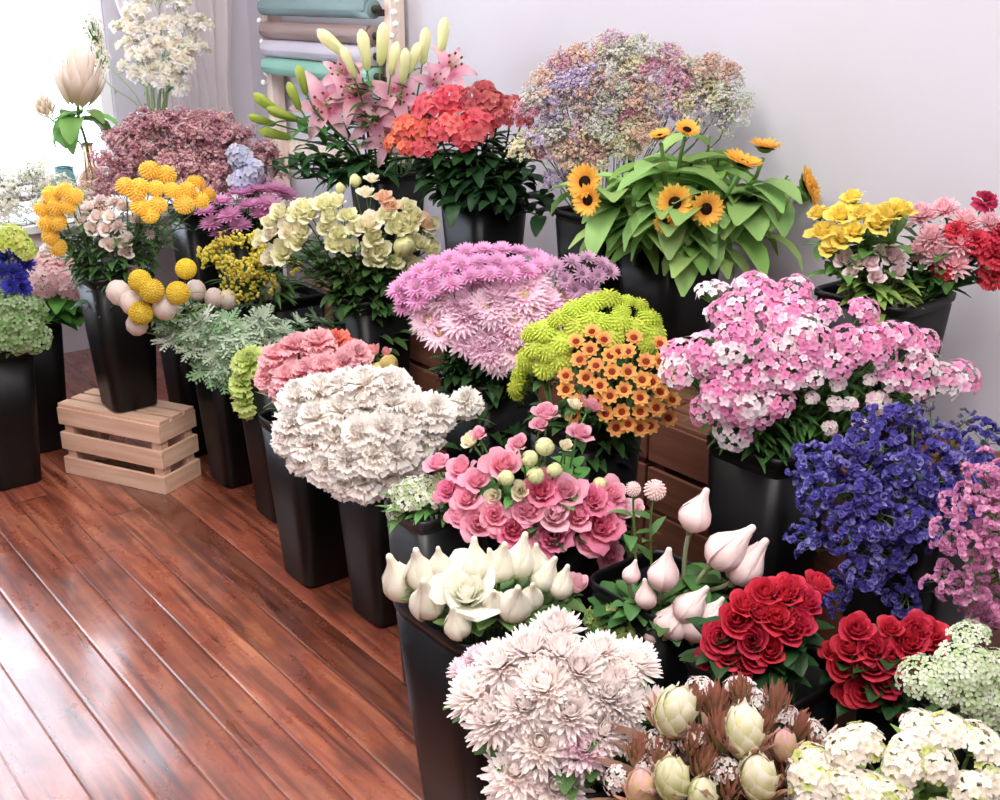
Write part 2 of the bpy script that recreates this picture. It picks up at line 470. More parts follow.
def k_leuca(rn, tip, base, bract):
    """a plump cone of overlapping pointed scales cupped in coloured bracts"""
    mb = MB(); egg = lambda z: .27 * math.sqrt(max(0, 1 - ((z + .06) / .46) ** 2)) ** 1.15
    mb.lathe([(max(.001, egg(-.5 + k * .09) * .93), -.5 + k * .09) for k in range(11)], 14)
    for row in range(5):
        n = 6 if row < 4 else 4; z0 = -.5 + .13 * row; h = .36 + .02 * row
        for k in range(n):
            pf = []
            for q in range(6):
                z = min(.43 + .02 * row, z0 + h * q / 5); pf.append((max(.012, egg(min(z, .385))) + .012 + .035 * (q / 5) ** 2, z))
            wrap(mb, 2 * PI * (k + .5 * (row % 2)) / n + rn.uniform(-.1, .1), pf, lambda u: .62 * (1 - u ** 2.5) + .06, .0, 4)
    gb = MB()
    for i in range(11): petal(gb, .62, .17, GA * i, .95 - .03 * i, .6 + rn.uniform(-.2, .4), .08, -.5, .25, nu=5, prof='lance')
    return [('cone', mb.mesh('cone_scales', petal_mat(tip, base, .6)), [('bracts', gb.mesh('cone_bracts', leaf_mat(bract)))], None)]

# ------------------------------------------------------------------ flower stems in their buckets
def leaves_on(mb, path, n, L, W, t0, droop, rn, prof='lance', t1=.86):
    """n leaves up a stem path, between fraction t0 and the head"""
    k = len(path) - 1
    for i in range(n):
        t = t0 + (t1 - t0) * (i + rn.random()) / n
        s = min(k - 1, int(t * k)); p = path[s].lerp(path[s + 1], t * k - s)
        lf = MB(); l = L * rn.uniform(.7, 1.15)
        e = rn.uniform(.15, .9)
        petal(lf, l, W * rn.uniform(.8, 1.15), (GA * i + rn.uniform(0, 2)) if n > 1 else rn.uniform(0, 6.28), e, e - droop * rn.uniform(.6, 1.3), .002, 0, .3, l * .02, 2, 5, 2, prof, rn.uniform(0, 6))
        mb.merge(lf, Matrix.Translation(p))

def bez(p0, p1, p2, p3, n):
    out = []
    for i in range(n + 1):
        t = i / n; s = 1 - t
        out.append(p0 * s ** 3 + p1 * 3 * s * s * t + p2 * 3 * s * t * t + p3 * t ** 3)
    return out

SKIP = {'pale green filler sprig': (9,), 'tiny white filler cluster': (9,), 'tiny blush filler cluster': (10,), 'bright green leafy stem': (0, 2, 5), 'lime green carnation': (3, 4), 'soft pink carnation': (8, 9, 11), 'coral red carnation': (2,), 'bud': (2, 3, 4), 'white carnation': (1,), 'green berried sprig': (5, 6), 'white phlox cluster': (17,), 'violet blue statice': (21,)}      # heads of a bunch that lie wholly behind others
HEADS = {}
BK = {}     # buckets: x, y, base z, height, half top
ORD = ['', 'second', 'third', 'fourth', 'fifth', 'sixth', 'seventh', 'eighth', 'ninth', 'tenth', 'eleventh', 'twelfth']

def place_labels(items, desc, where, per_row=7):
    """items: list of (px, py); returns a label for each, by rows down the picture and places along the row"""
    n = len(items); lab = [None] * n
    if n == 1: return [f'{desc} {where}'.strip()]
    rows = max(1, round(n / per_row)) if n > 8 else 1
    idx = sorted(range(n), key=lambda i: items[i][1])
    names = {1: [''], 2: ['upper', 'lower'], 3: ['top', 'middle', 'bottom']}.get(rows)
    if not names: names = ['top'] + [ORD[i] for i in range(1, rows - 1)] + ['bottom']
    for r in range(rows):
        part = sorted(idx[r * n // rows:(r + 1) * n // rows], key=lambda i: items[i][0]); k = len(part)
        for j, i in enumerate(part):
            if j == 0: pos = 'leftmost'
            elif j == k - 1: pos = 'rightmost'
            elif j < k / 2: pos = ORD[j] + ' from left'
            else: pos = ORD[k - 1 - j] + ' from right'
            row = f' in {names[r]} row' if names[r] else ''
            lab[i] = f'{desc} {where}, {pos}{row}'
    return lab

def bunch(bk, bbox, name, cat, desc, where, kits, heads, group, per=1, depth=.8, dmax=.2, upness=.45, leaf=(5, .07, .022, .5, .9, '#3f6a2c'),
          tube=(.0028, .0022), stem_col='#5f8a3e', labels=None, up_dir=None, face=None, leaf_parts=False, jit=.0, push=0., leafname='foliage', spread=.72, tail=None):
    """heads: (px, py, size in px[, kit index]) read off the photograph and set on the 3-D dome of the bunch that stands in bucket bk"""
    rn = random.Random(sum(map(ord, name + desc)))
    bx, by, bz, bh, hw = BK[bk]
    pc = ((bbox[0] + bbox[2]) / 2, (bbox[1] + bbox[3]) / 2)
    r = ray(*pc); t = HOR.dot(Vector((bx, by, 0))) / HOR.dot(r)
    c = CAM + r * t; D = (c - CAM).dot(FWD)
    rx = (bbox[2] - bbox[0]) / 2 * D / FPX; rz = (bbox[3] - bbox[1]) / 2 * D / FPX * 1.05; rd = min(dmax, rx * depth)
    B = (RIGHT, HOR, UP); S = (rx, rd, rz)
    loc = lambda v: Vector([v.dot(B[i]) / S[i] for i in range(3)])
    skip = SKIP.get(desc, ())
    keep = [i for i in range(len(heads)) if i not in skip]; src = keep
    heads = [heads[i] for i in keep]
    if labels: labels = [labels[i] for i in keep]
    pts = []
    for h in heads:
        d = ray(h[0], h[1]); o = loc(CAM - c); q = loc(d)
        a, b2, cc = q.dot(q), o.dot(q), o.dot(o) - 1
        disc = b2 * b2 - a * cc
        tt = (-b2 - math.sqrt(disc)) / a if disc > 0 else -b2 / a
        p = CAM + d * tt
        if push or jit: p += d.normalized() * (push + rn.uniform(-jit, jit))
        l = loc(p - c); nrm = Vector((0, 0, 0))
        for i in range(3): nrm += B[i] * (l[i] / S[i])
        nrm = nrm.normalized()
        nn = (nrm * (1 - upness) + UP * upness)
        if face: nn += -ray(h[0], h[1]).normalized() * face
        nn = nn.normalized() + Vector((rn.uniform(-1, 1), rn.uniform(-1, 1), rn.uniform(-.5, .5))) * .2
        if len(h) > 4: nn = Vector(h[4])
        xm = 2.36 - min(.05, h[2] * D / FPX / 2)
        if p.x > xm: p = CAM + (p - CAM) * (xm / p.x)
        pts.append((p, nn.normalized(), h[2] * (p - CAM).dot(FWD) / FPX, h[3] if len(h) > 3 and h[3] is not None else rn.randrange(len(kits))))
    # heads on one stem
    left = list(range(len(pts))); stems = []
    while left:
        i = left.pop(0); grp = [i]
        left.sort(key=lambda j: (pts[j][0] - pts[i][0]).length)
        while len(grp) < per and left and (pts[left[0]][0] - pts[i][0]).length < .13: grp.append(left.pop(0))
        stems.append(grp)
    lab = labels or place_labels([(sum(heads[i][0] for i in g) / len(g), sum(heads[i][1] for i in g) / len(g)) for g in stems], desc, where)
    smat = leaf_mat(stem_col); rimz = bz + bh
    for gi, g in enumerate(stems):
        hc = sum((pts[i][0] for i in g), Vector()) / len(g)
        off = Vector((hc.x - bx, hc.y - by, 0)); k = off.length
        u = off / k if k > 1e-4 else Vector((1, 0, 0))
        inner = min(k * spread, hw * .74)
        rim = Vector((bx, by, rimz - .03)) + u * inner
        base = Vector((bx, by, bz + .02)) + u * min(inner * .8, hw * .5) + Vector((rn.uniform(-.02, .02), rn.uniform(-.02, .02), 0))
        root = thing(name, base, lab[gi], cat, group); HEADS[root.name] = (desc, [src[i] for i in g])
        mb = MB(); lv = MB()
        # joint of the branches
        if len(g) == 1:
            p, nn, s, kk = pts[g[0]]
            L = max(.05, (p - rim).length)
            path = [base, base.lerp(rim, .5)] + bez(rim, rim + (rim - base).normalized() * L * .35, p - nn * L * .35 - nn * s * .3, p - nn * s * .3, 7)
            path = [q - base for q in path]
            mb.tube(path, tube[0], tube[1], 6)
            main = path
        else:
            J = rim.lerp(hc, .45) + UP * .02
            path = [base, base.lerp(rim, .5), rim, rim.lerp(J, .5), J]
            path = [q - base for q in path]; mb.tube(path, tube[0], tube[1], 6); main = path + [hc - base - UP * .02]
            for i in g:
                p, nn, s, kk = pts[i]; L = (p - J).length
                br = [q - base for q in bez(J, J + (J - rim).normalized() * L * .3, p - nn * L * .3 - nn * s * .25, p - nn * s * .25, 5)]
                mb.tube(br, tube[1], tube[1] * .8, 5, False)
                if leaf[0]: leaves_on(lv, br, max(1, leaf[0] // 4), leaf[1] * .7, leaf[2] * .7, 0, leaf[4], rn, 'lance', .5)
        obj('stem', mb.mesh('flower_stem', smat), root)
        if leaf[0]:
            if leaf_parts:
                for q in range(leaf[0]):
                    l1 = MB(); te = 1. if not kits[0] else .86; ta = leaf[3] + (te - leaf[3]) * q / leaf[0]; leaves_on(l1, main, 1, leaf[1], leaf[2], ta, leaf[4], rn, leaf[6] if len(leaf) > 6 else 'lance', ta + (te - leaf[3]) / leaf[0])
                    obj('leaf', l1.mesh('flower_leaf', leaf_mat(leaf[5])), root)
            else:
                leaves_on(lv, main, leaf[0], leaf[1], leaf[2], leaf[3], leaf[4], rn, leaf[6] if len(leaf) > 6 else 'lance', (leaf[7] if len(leaf) > 7 else .84) if kits[0] else 1.)
        if lv.v: obj(leafname, lv.mesh('stem_foliage', leaf_mat(leaf[5])), root)
        for i in g:
            p, nn, s, kk = pts[i]
            M = align(nn, rn.uniform(0, 6), s * rn.uniform(.94, 1.06), p - base)
            for pn, me, subs, lb in kits[kk]:
                o = obj(pn, me, root, M)
                if lb: o['label'] = lb
                for sn, sm in subs: obj(sn, sm, o)
    return c

def fill(poly, step, size, seed=1, jitter=.35, kit=None, sj=.15):
    """points over a polygon read off the photograph, hexagonal with jitter"""
    rn = random.Random(seed); out = []
    xs = [p[0] for p in poly]; ys = [p[1] for p in poly]
    y = min(ys) + step * .4; row = 0
    while y < max(ys):
        x = min(xs) + step * (.3 + .5 * (row % 2))
        while x < max(xs):
            px, py = x + rn.uniform(-jitter, jitter) * step, y + rn.uniform(-jitter, jitter) * step
            ins = False; j = len(poly) - 1
            for i in range(len(poly)):
                (xi, yi), (xj, yj) = poly[i], poly[j]
                if (yi > py) != (yj > py) and px < (xj - xi) * (py - yi) / (yj - yi) + xi: ins = not ins
                j = i
            if ins: out.append((px, py, size * rn.uniform(1 - sj, 1 + sj), kit))
            x += step
        y += step * .86; row += 1
    return out
def P(s, size, kit=None):
    """'x,y x,y,size ...' into heads"""
    out = []
    for w in s.split():
        q = [float(a) for a in w.split(',')]
        out.append((q[0], q[1], q[2] if len(q) > 2 else size, int(q[3]) if len(q) > 3 else kit))
    return out

# ------------------------------------------------------------------ the room
WALLX, FARY = 2.45, 4.9
def structure(name, mb, mat):
    return tag(obj(name, mb.mesh(name, mat, False)), kind='structure')

def floor_mat():
    m, nt, b, out = new_mat('reddish_floor_boards'); L = nt.links.new
    tc = N(nt, 'ShaderNodeTexCoord'); sp = N(nt, 'ShaderNodeSeparateXYZ'); L(tc.outputs['Object'], sp.inputs[0])
    def M(op, a, b_=None, c=None):
        n = N(nt, 'ShaderNodeMath', operation=op)
        for i, x in enumerate((a, b_, c)):
            if x is None: continue
            if isinstance(x, (int, float)): n.inputs[i].default_value = x
            else: L(x, n.inputs[i])
        return n.outputs[0]
    q = M('DIVIDE', M('SUBTRACT', sp.outputs[0], .01), .1)
    idx = M('FLOOR', q); fr = M('FRACT', q)
    wn = N(nt, 'ShaderNodeTexWhiteNoise', noise_dimensions='1D'); L(idx, wn.inputs['W'])
    yy = M('ADD', sp.outputs[1], M('MULTIPLY', wn.outputs['Value'], 7.3))
    yl = M('DIVIDE', yy, 4.1); yi = M('FLOOR', yl); yf = M('FRACT', yl)
    wn2 = N(nt, 'ShaderNodeTexWhiteNoise', noise_dimensions='2D')
    cb = N(nt, 'ShaderNodeCombineXYZ'); L(idx, cb.inputs[0]); L(yi, cb.inputs[1]); L(cb.outputs[0], wn2.inputs['Vector'])
    # grain, stretched along the boards
    cg = N(nt, 'ShaderNodeCombineXYZ'); L(M('MULTIPLY', sp.outputs[0], 38), cg.inputs[0]); L(M('MULTIPLY', yy, 2.6), cg.inputs[1]); L(M('MULTIPLY', wn2.outputs['Value'], 40), cg.inputs[2])
    ng = N(nt, 'ShaderNodeTexNoise'); ng.inputs['Scale'].default_value = 1; ng.inputs['Detail'].default_value = 7; ng.inputs['Distortion'].default_value = .8; L(cg.outputs[0], ng.inputs['Vector'])
    # knots and worn blotches
    cw = N(nt, 'ShaderNodeCombineXYZ'); L(M('MULTIPLY', sp.outputs[0], 9), cw.inputs[0]); L(M('MULTIPLY', sp.outputs[1], 4.5), cw.inputs[1])
    nb = N(nt, 'ShaderNodeTexNoise'); nb.inputs['Scale'].default_value = 1.; nb.inputs['Detail'].default_value = 6; nb.inputs['Roughness'].default_value = .65; L(cw.outputs[0], nb.inputs['Vector'])
    cr = N(nt, 'ShaderNodeValToRGB'); cr.color_ramp.elements[0].position = .28; cr.color_ramp.elements[0].color = lin('#4e281d')
    cr.color_ramp.elements[1].position = .75; cr.color_ramp.elements[1].color = lin('#ac6c50')
    e = cr.color_ramp.elements.new(.5); e.color = lin('#8c4a37'); L(ng.outputs['Fac'], cr.inputs[0])
    hs = N(nt, 'ShaderNodeHueSaturation'); L(cr.outputs[0], hs.inputs['Color'])
    isdark = M('COMPARE', idx, 11, .1)
    val = M('MULTIPLY', M('ADD', .84, M('MULTIPLY', wn2.outputs['Value'], .34)), M('SUBTRACT', 1, M('MULTIPLY', isdark, .42)))
    L(val, hs.inputs['Value'])
    wear = N(nt, 'ShaderNodeMapRange'); wear.inputs['From Min'].default_value = .5; wear.inputs['From Max'].default_value = .72; wear.inputs['To Max'].default_value = .75
    L(nb.outputs['Fac'], wear.inputs['Value'])
    mx = N(nt, 'ShaderNodeMixRGB'); mx.inputs[2].default_value = lin('#4a2418'); L(hs.outputs[0], mx.inputs[1]); L(wear.outputs[0], mx.inputs[0])
    # joints
    d = M('MINIMUM', fr, M('SUBTRACT', 1, fr)); dy = M('MULTIPLY', M('MINIMUM', yf, M('SUBTRACT', 1, yf)), 19)
    jn = M('LESS_THAN', M('MINIMUM', d, dy), .018)
    mj = N(nt, 'ShaderNodeMixRGB'); mj.inputs[2].default_value = lin('#5a3226'); L(mx.outputs[0], mj.inputs[1]); L(jn, mj.inputs[0])
    L(mj.outputs[0], b.inputs['Base Color'])
    rr = N(nt, 'ShaderNodeMapRange'); rr.inputs['From Min'].default_value = .3; rr.inputs['From Max'].default_value = .75; rr.inputs['To Min'].default_value = .16; rr.inputs['To Max'].default_value = .5
    L(nb.outputs['Fac'], rr.inputs['Value']); L(rr.outputs[0], b.inputs['Roughness'])
    b.inputs['Coat Weight'].default_value = 1.; b.inputs['Coat Roughness'].default_value = .13
    b.inputs['Specular IOR Level'].default_value = .6
    sm = N(nt, 'ShaderNodeMapRange'); sm.interpolation_type = 'SMOOTHSTEP'; sm.inputs['From Max'].default_value = .07; L(M('MINIMUM', d, dy), sm.inputs['Value'])
    hgt = M('ADD', sm.outputs[0], M('MULTIPLY', ng.outputs['Fac'], .18))
    bp = N(nt, 'ShaderNodeBump'); bp.inputs['Strength'].default_value = .3; bp.inputs['Distance'].default_value = .0035
    L(hgt, bp.inputs['Height']); L(bp.outputs[0], b.inputs['Normal']); L(bp.outputs[0], b.inputs['Coat Normal'])
    return m

mb = MB(); mb.box((.0, 1.7, -.03), (2.5, 3.25, .03)); structure('floor', mb, floor_mat())
WALL = plain('painted_plaster', '#c4c1c9', .75, noise_amt=.02, scale=3, bump=.03)
mb = MB(); mb.box((WALLX + .05, 1.7, 1.45), (.05, 3.25, 1.45)); structure('wall_right', mb, WALL)
WX0, WX1, WZ0, WZ1 = -.3, 1.80, .74, 2.4
mb = MB()
mb.box(((WX0 - 2.5) / 2, FARY + .06, 1.45), ((WX0 + 2.5) / 2, .06, 1.45)); mb.box(((WX1 + 2.5) / 2, FARY + .06, 1.45), ((2.5 - WX1) / 2, .06, 1.45))
mb.box(((WX0 + WX1) / 2, FARY + .06, WZ0 / 2), ((WX1 - WX0) / 2, .06, WZ0 / 2)); mb.box(((WX0 + WX1) / 2, FARY + .06, (WZ1 + 2.9) / 2), ((WX1 - WX0) / 2, .06, (2.9 - WZ1) / 2))
structure('wall_far', mb, WALL)
mb = MB(); mb.box((-2.45, 1.7, 1.45), (.05, 3.25, 1.45)); structure('wall_left', mb, WALL)
mb = MB(); mb.box((0, -1.5, 1.45), (2.5, .05, 1.45)); structure('wall_near', mb, WALL)
mb = MB(); mb.box((0, 1.7, 2.93), (2.5, 3.25, .03)); structure('ceiling', mb, WALL)
white = plain('white_gloss_paint', '#f2f0f0', .4)
mb = MB(); mb.box((WALLX - .008, 1.7, .05), (.008, 3.2, .05)); structure('baseboard_right', mb, white)
# window
win = tag(bpy.data.objects.new('window_1', None), kind='structure'); COL.objects.link(win); win.location = ((WX0 + WX1) / 2, FARY + .05, WZ0)
wx, wh = (WX1 - WX0) / 2, WZ1 - WZ0
mb = MB()
for x in (-wx + .025, 0, wx - .025): mb.box((x, 0, wh / 2), (.025, .03, wh / 2))
for z in (.025, wh - .025): mb.box((0, 0, z), (wx, .03, .025))
tag(bevel(obj('window_frame', mb.mesh('window_frame', white, False), win)), kind='structure')
mb = MB(); mb.box((0, -.06, -.015), (wx + .03, .08, .015)); tag(bevel(obj('window_sill', mb.mesh('window_sill', white, False), win)), kind='structure')
glass, nt, b, out = new_mat('window_glass')
b.inputs['Transmission Weight'].default_value = 1; b.inputs['Roughness'].default_value = 0; b.inputs['IOR'].default_value = 1.02; b.inputs['Base Color'].default_value = (1, 1, 1, 1)
for s in (-1, 1):
    mb = MB(); mb.box((s * wx / 2, 0, wh / 2), (wx / 2 - .03, .003, wh / 2 - .03)); tag(obj('window_pane', mb.mesh('window_pane', glass, False), win), kind='structure')

# daylight outside and the shop's ceiling lamps
w = bpy.data.worlds.new('daylight'); scene.world = w; w.use_nodes = True
bg = w.node_tree.nodes['Background']; bg.inputs[0].default_value = lin('#e4efff'); bg.inputs[1].default_value = 5.
def area(name, loc, size, power, col, target=None, portal=False):
    ld = bpy.data.lights.new(name, 'AREA'); ld.shape = 'RECTANGLE'; ld.size, ld.size_y = size; ld.energy = power; ld.color = col
    o = bpy.data.objects.new(name, ld); COL.objects.link(o); o.location = loc
    if target is not None: o.rotation_euler = (Vector(target) - Vector(loc)).to_track_quat('-Z', 'Y').to_euler()
    if portal: ld.cycles.is_portal = True
    return o
area('window_daylight', ((WX0 + WX1) / 2, FARY + .13, (WZ0 + WZ1) / 2), (2.1, 1.5), 1, (1, 1, 1), ((WX0 + WX1) / 2, 0, (WZ0 + WZ1) / 2), True)
for n, x, y, p in (('ceiling_lamp', .75, 1.9, 26), ('ceiling_lamp', .9, .6, 26), ('ceiling_lamp', 1.1, 3.2, 24), ('ceiling_lamp', .2, -.3, 34), ('ceiling_lamp', -.7, 1.0, 22)):
    area(n, (x, y, 2.88), (1.2, .6), p, (1, .965, .935), (x, y, 0))

# ------------------------------------------------------------------ sheer curtain, rack of wrapping paper, string lights
m, nt, b, out = new_mat('sheer_curtain'); L = nt.links.new
b.inputs['Base Color'].default_value = lin('#f3ebeb'); b.inputs['Roughness'].default_value = .8
tr = N(nt, 'ShaderNodeBsdfTranslucent'); tr.inputs[0].default_value = lin('#f6eeee')
mx = N(nt, 'ShaderNodeMixShader'); mx.inputs[0].default_value = .5; L(b.outputs[0], mx.inputs[1]); L(tr.outputs[0], mx.inputs[2])
tp = N(nt, 'ShaderNodeBsdfTransparent'); m2 = N(nt, 'ShaderNodeMixShader'); m2.inputs[0].default_value = .18; L(mx.outputs[0], m2.inputs[1]); L(tp.outputs[0], m2.inputs[2]); L(m2.outputs[0], out.inputs[0])
CURT = m
cx0, cx1 = at_y(118, 60, 4.78).x, at_y(240, 60, 4.78).x
cur = thing('sheer_curtain', ((cx0 + cx1) / 2, 4.78, .76), 'sheer white curtain hanging in pleats beside the bright window', 'curtain')
mb = MB(); pts, ts = [], []; nu, nv = 24, 70
for i in range(nu + 1):
    z = 1.75 * i / nu
    for j in range(nv + 1):
        s = j / nv; x = cx0 + (cx1 - cx0) * s - (cx0 + cx1) / 2
        pull = math.exp(-((z - .30) / .28) ** 2) * .22 * (s - .75)
        y = .028 * math.sin(s * 46 + .6 * math.sin(z * 2)) * (1 - .5 * math.exp(-((z - .3) / .2) ** 2)) + .012 * math.sin(s * 17 + z * 4)
        pts.append(Vector((x - pull, y, z))); ts.append(.5)
mb.grid(pts, nu, nv, ts); obj('curtain_fabric', mb.mesh('curtain_fabric', CURT), cur)
mb = MB(); mb.tube([Vector((cx0 - (cx0 + cx1) / 2 - .06, 0, 1.77)), Vector(((cx1 - cx0) / 2 + .04, 0, 1.77))], .012, .012, 10)
obj('curtain_rod', mb.mesh('curtain_rod', white), cur)

ry0, ry1 = at_x(388, 40, 2.38).y, at_x(270, 40, 2.38).y
rack = thing('paper_roll_rack', (2.40, (ry0 + ry1) / 2, .5), 'pale wooden wall rack holding rolls of wrapping paper above the lilies', 'rack')
PALE = wood('pale_pine', '#d9bfae', '#ecdccf', 2)
hl = (ry1 - ry0) / 2
for s in (-1, 1):
    mb = MB(); mb.box((0, s * (hl + .015), .72), (.03, .024, .72)); bevel(obj('post', mb.mesh('rack_post', PALE, False), rack))
for i, z in enumerate((.35, .70, 1.05)):
    mb = MB(); mb.box((.035, 0, z), (.008, hl, .03)); bevel(obj('rail', mb.mesh('rack_rail', PALE, False), rack), .002)
rolls = [(8, '#6f8785', 'dusty teal'), (33, '#8d7670', 'mocha brown'), (52, '#b9b2be', 'pale lavender'), (71, '#7fae9c', 'mint green')]
for py, c, nm in rolls:
    z = at_x(325, py, 2.36).z
    if py < 0: z = at_x(325, -12, 2.36).z
    t = thing('paper_roll', (2.345, (ry0 + ry1) / 2, z), f'{nm} roll of wrapping paper on the wall rack', 'paper roll', 'wrapping paper rolls on the rack')
    mb = MB(); pf = [(.002, -hl * .93), (.031, -hl * .93), (.034, -hl * .92)] + [(.034 + .0008 * math.sin(k * 2.1), -hl * .92 + 2 * hl * .92 * k / 8) for k in range(9)] + [(.034, hl * .92), (.002, hl * .93)]
    mb.lathe(pf, 24); q = Matrix.Rotation(-PI / 2, 4, 'X'); mb.v = [q @ p for p in mb.v]
    # the loose end of the sheet hanging off the roll
    pts, ts = [], []
    for i in range(7):
        a = PI * .5 + i * .28
        for j in range(2): pts.append(Vector((math.cos(a) * .0375, (-1 + 2 * j) * hl * .9, math.sin(a) * .0375))); ts.append(.5)
    mb.grid(pts, 6, 1, ts)
    obj('paper', mb.mesh('rolled_paper', plain('paper_' + nm.replace(' ', '_'), c, .55, noise_amt=.05, scale=6)), t)
    mb = MB(); mb.tube([Vector((0, -hl, 0)), Vector((0, hl, 0))], .014, .014, 12); obj('core', mb.mesh('roll_core', plain('dark_core', '#2b2624', .7)), t)
    for s in (-1, 1):
        mb = MB(); mb.box((.025, s * hl * .985, -.012), (.03, .006, .012)); bevel(obj('bracket', mb.mesh('roll_bracket', plain('dark_core', '#2b2624', .7), False), t), .002)

bulbm, nt, b, out = new_mat('frosted_bulb'); b.inputs['Base Color'].default_value = lin('#fffdf6'); b.inputs['Roughness'].default_value = .3
for side, py0, py1, lab, n in ((268, 2, 86, 'string of small frosted globes wound down the far post of the paper rack', 9), (397, 2, 40, 'string of small frosted globes hanging on the near post of the paper rack', 4)):
    top = at_x(side, py0 - 10, 2.345); bot = at_x(side, py1, 2.345)
    t = thing('string_lights', bot, lab, 'string lights')
    pts = [Vector((.0, .012 * math.sin(k * 1.7), (top.z - bot.z) * k / (3 * n))) for k in range(3 * n + 1)]
    mb = MB(); mb.tube(pts, .0018, .0018, 5); obj('wire', mb.mesh('light_wire', plain('white_wire', '#e8e4dc', .5)), t)
    for k in range(n):
        mb = MB(); mb.ball((0, 0, 0), .0115, 10, 7); p = pts[3 * k + 1]
        obj('bulb', mb.mesh('frosted_globe', bulbm), t, Matrix.Translation(p + Vector((-.008, .012 * (-1) ** k, 0))))

# ------------------------------------------------------------------ crates
def crate(name, L, D, H, ncol, rows, loc, rz, label, cat, group=None, gap=.028, top=True, th=.012):
    """a slatted crate: corner posts, slats round the sides, boards across the top"""
    c1, c2 = ncol; t = thing(name, loc, label, cat, group, rz); tg = cat + c1.strip('#')
    wx_, wy_ = wood('wx' + tg, c1, c2, 0), wood('wy' + tg, c1, c2, 1); wz_ = wood('wz' + tg, c1, c2, 2)
    for sx in (-1, 1):
        for sy in (-1, 1):
            mb = MB(); mb.box((sx * (L / 2 - .018 - th), sy * (D / 2 - .018 - th), H / 2 - .004), (.018, .018, H / 2 - .005)); bevel(obj('corner_post', mb.mesh('crate_post', wz_, False), t), .002)
    hh = (H - gap * (rows - 1)) / rows
    for r in range(rows):
        z = hh / 2 + r * (hh + gap)
        for s in (-1, 1):
            mb = MB(); mb.box((0, s * (D / 2 - th / 2), z), (L / 2, th / 2, hh / 2)); bevel(obj('side_slat', mb.mesh('crate_side_slat', wx_, False), t), .002)
            mb = MB(); mb.box((s * (L / 2 - th / 2), 0, z), (th / 2, D / 2 - th, hh / 2)); bevel(obj('end_slat', mb.mesh('crate_end_slat', wy_, False), t), .002)
    if top:
        n = max(3, int(D / .07)); w_ = D / n
        for k in range(n):
            mb = MB(); mb.box((0, -D / 2 + w_ * (k + .5), H + .006), (L / 2, w_ / 2 - .006, .006)); bevel(obj('top_board', mb.mesh('crate_top_board', wx_, False), t), .002)
    return t
a = math.atan2(-.894, .447)
e1 = Vector((.447, -.894, 0)); e2 = Vector((.894, .447, 0))
cc = Vector((1.105, 3.39, 0)) + e2 * .0875
crate('slatted_crate', .42, .175, .232, ('#cfa58a', '#e6c5ab'), 3, cc, a, 'pale pine slatted crate on the floor carrying the yellow chrysanthemum bucket', 'crate')
BR = ('#5a3628', '#80513f')
CRY = [1.18, 1.62, 2.06, 2.50, 2.94, 3.38]
spots_ = ['below the yellow rose bucket', 'below the sunflower bucket, near end', 'below the sunflower bucket', 'below the coral flower bucket', 'behind the cream lisianthus', 'below the lily bucket']
for i, y in enumerate(CRY):
    for k in range(2):
        crate('brown_crate', .43, .46, .238, BR, 2, (2.17, y, .251 * k), PI / 2, f'dark brown wooden crate {spots_[i]}, ' + ('upper of two' if k else 'lower of two'), 'crate', 'brown crates along the wall', .018, True)

# ------------------------------------------------------------------ buckets
BLACK = plain('black_plastic', '#08090a', .42, noise_amt=.15, scale=8, bump=.02, spec=.3)
GREYP = plain('charcoal_plastic', '#2b2c2e', .4, noise_amt=.1, scale=8)
def bucket(key, x, y, z, h, hw, label, rz=0., mat=None, name='flower_bucket'):
    BK[key] = (x, y, z, h, hw)
    t = thing(name, (x, y, z), label, 'bucket', 'flower buckets', rz)
    def sq(n_): return lambda a_, u: 1 / (abs(math.cos(a_)) ** n_ + abs(math.sin(a_)) ** n_) ** (1 / n_)
    b_ = hw * .74
    mb = MB(); mb.lathe([(.001, .004), (b_ * .9, .002), (b_ * .98, .008), (b_ + (hw - b_) * .5, h * .5), (hw * .985, h * .93), (hw * .985 - .004, h * .93), (b_ + (hw - b_) * .5 - .004, h * .5), (b_ - .006, .012), (.001, .012)], 40, sq(7))
    obj('bucket_body', mb.mesh('bucket_body', mat or BLACK), t)
    mb = MB(); mb.lathe([(hw * .985, h * .955), (hw * 1.02, h * .96), (hw * 1.03, h * .985), (hw * 1.02, h), (hw * .99, h), (hw * .975, h * .98), (hw * .975, h * .93)], 40, sq(7))
    obj('bucket_rim', mb.mesh('bucket_rim', mat or BLACK), t)
    mb = MB(); mb.lathe([(.001, h * .55), (b_ + (hw - b_) * .55 - .006, h * .55)], 40, sq(7)); 
    wt, nt, b, out = (MATS.get('water'), 0, 0, 0) if 'water' in MATS else new_mat('bucket_water')
    if 'water' not in MATS:
        b.inputs['Base Color'].default_value = lin('#2a3026'); b.inputs['Roughness'].default_value = .05; MATS['water'] = wt
    obj('water', mb.mesh('bucket_water', wt), t)
B_ = bucket
B_('LB2', .86, 3.62, 0, .46, .1, 'black bucket of pale green filler, leftmost on the floor')
B_('LB', 1.03, 3.86, 0, .47, .1, 'black bucket of pink hydrangea behind the pine crate')
B_('F0', 1.195, 3.42, .245, .44, .1, 'black bucket of yellow chrysanthemums standing on the pine crate')
B_('F1', 1.44, 3.18, 0, .46, .1, 'black bucket of silvery dusty miller and craspedia beside the pine crate')
B_('CRA', 1.46, 3.50, 0, .5, .1, 'black bucket of cream balls behind the dusty miller')
B_('SOL', 1.72, 3.3, 0, .56, .1, 'black bucket of yellow goldenrod behind the craspedia')
B_('F2', 1.44, 2.86, 0, .46, .1, 'black bucket of lime green carnations in the front row')
B_('F3', 1.325, 2.46, 0, .46, .105, 'black bucket of pink carnations in the front row')
B_('F4', 1.36, 2.17, 0, .46, .1, 'black bucket of white carnations in the front row')
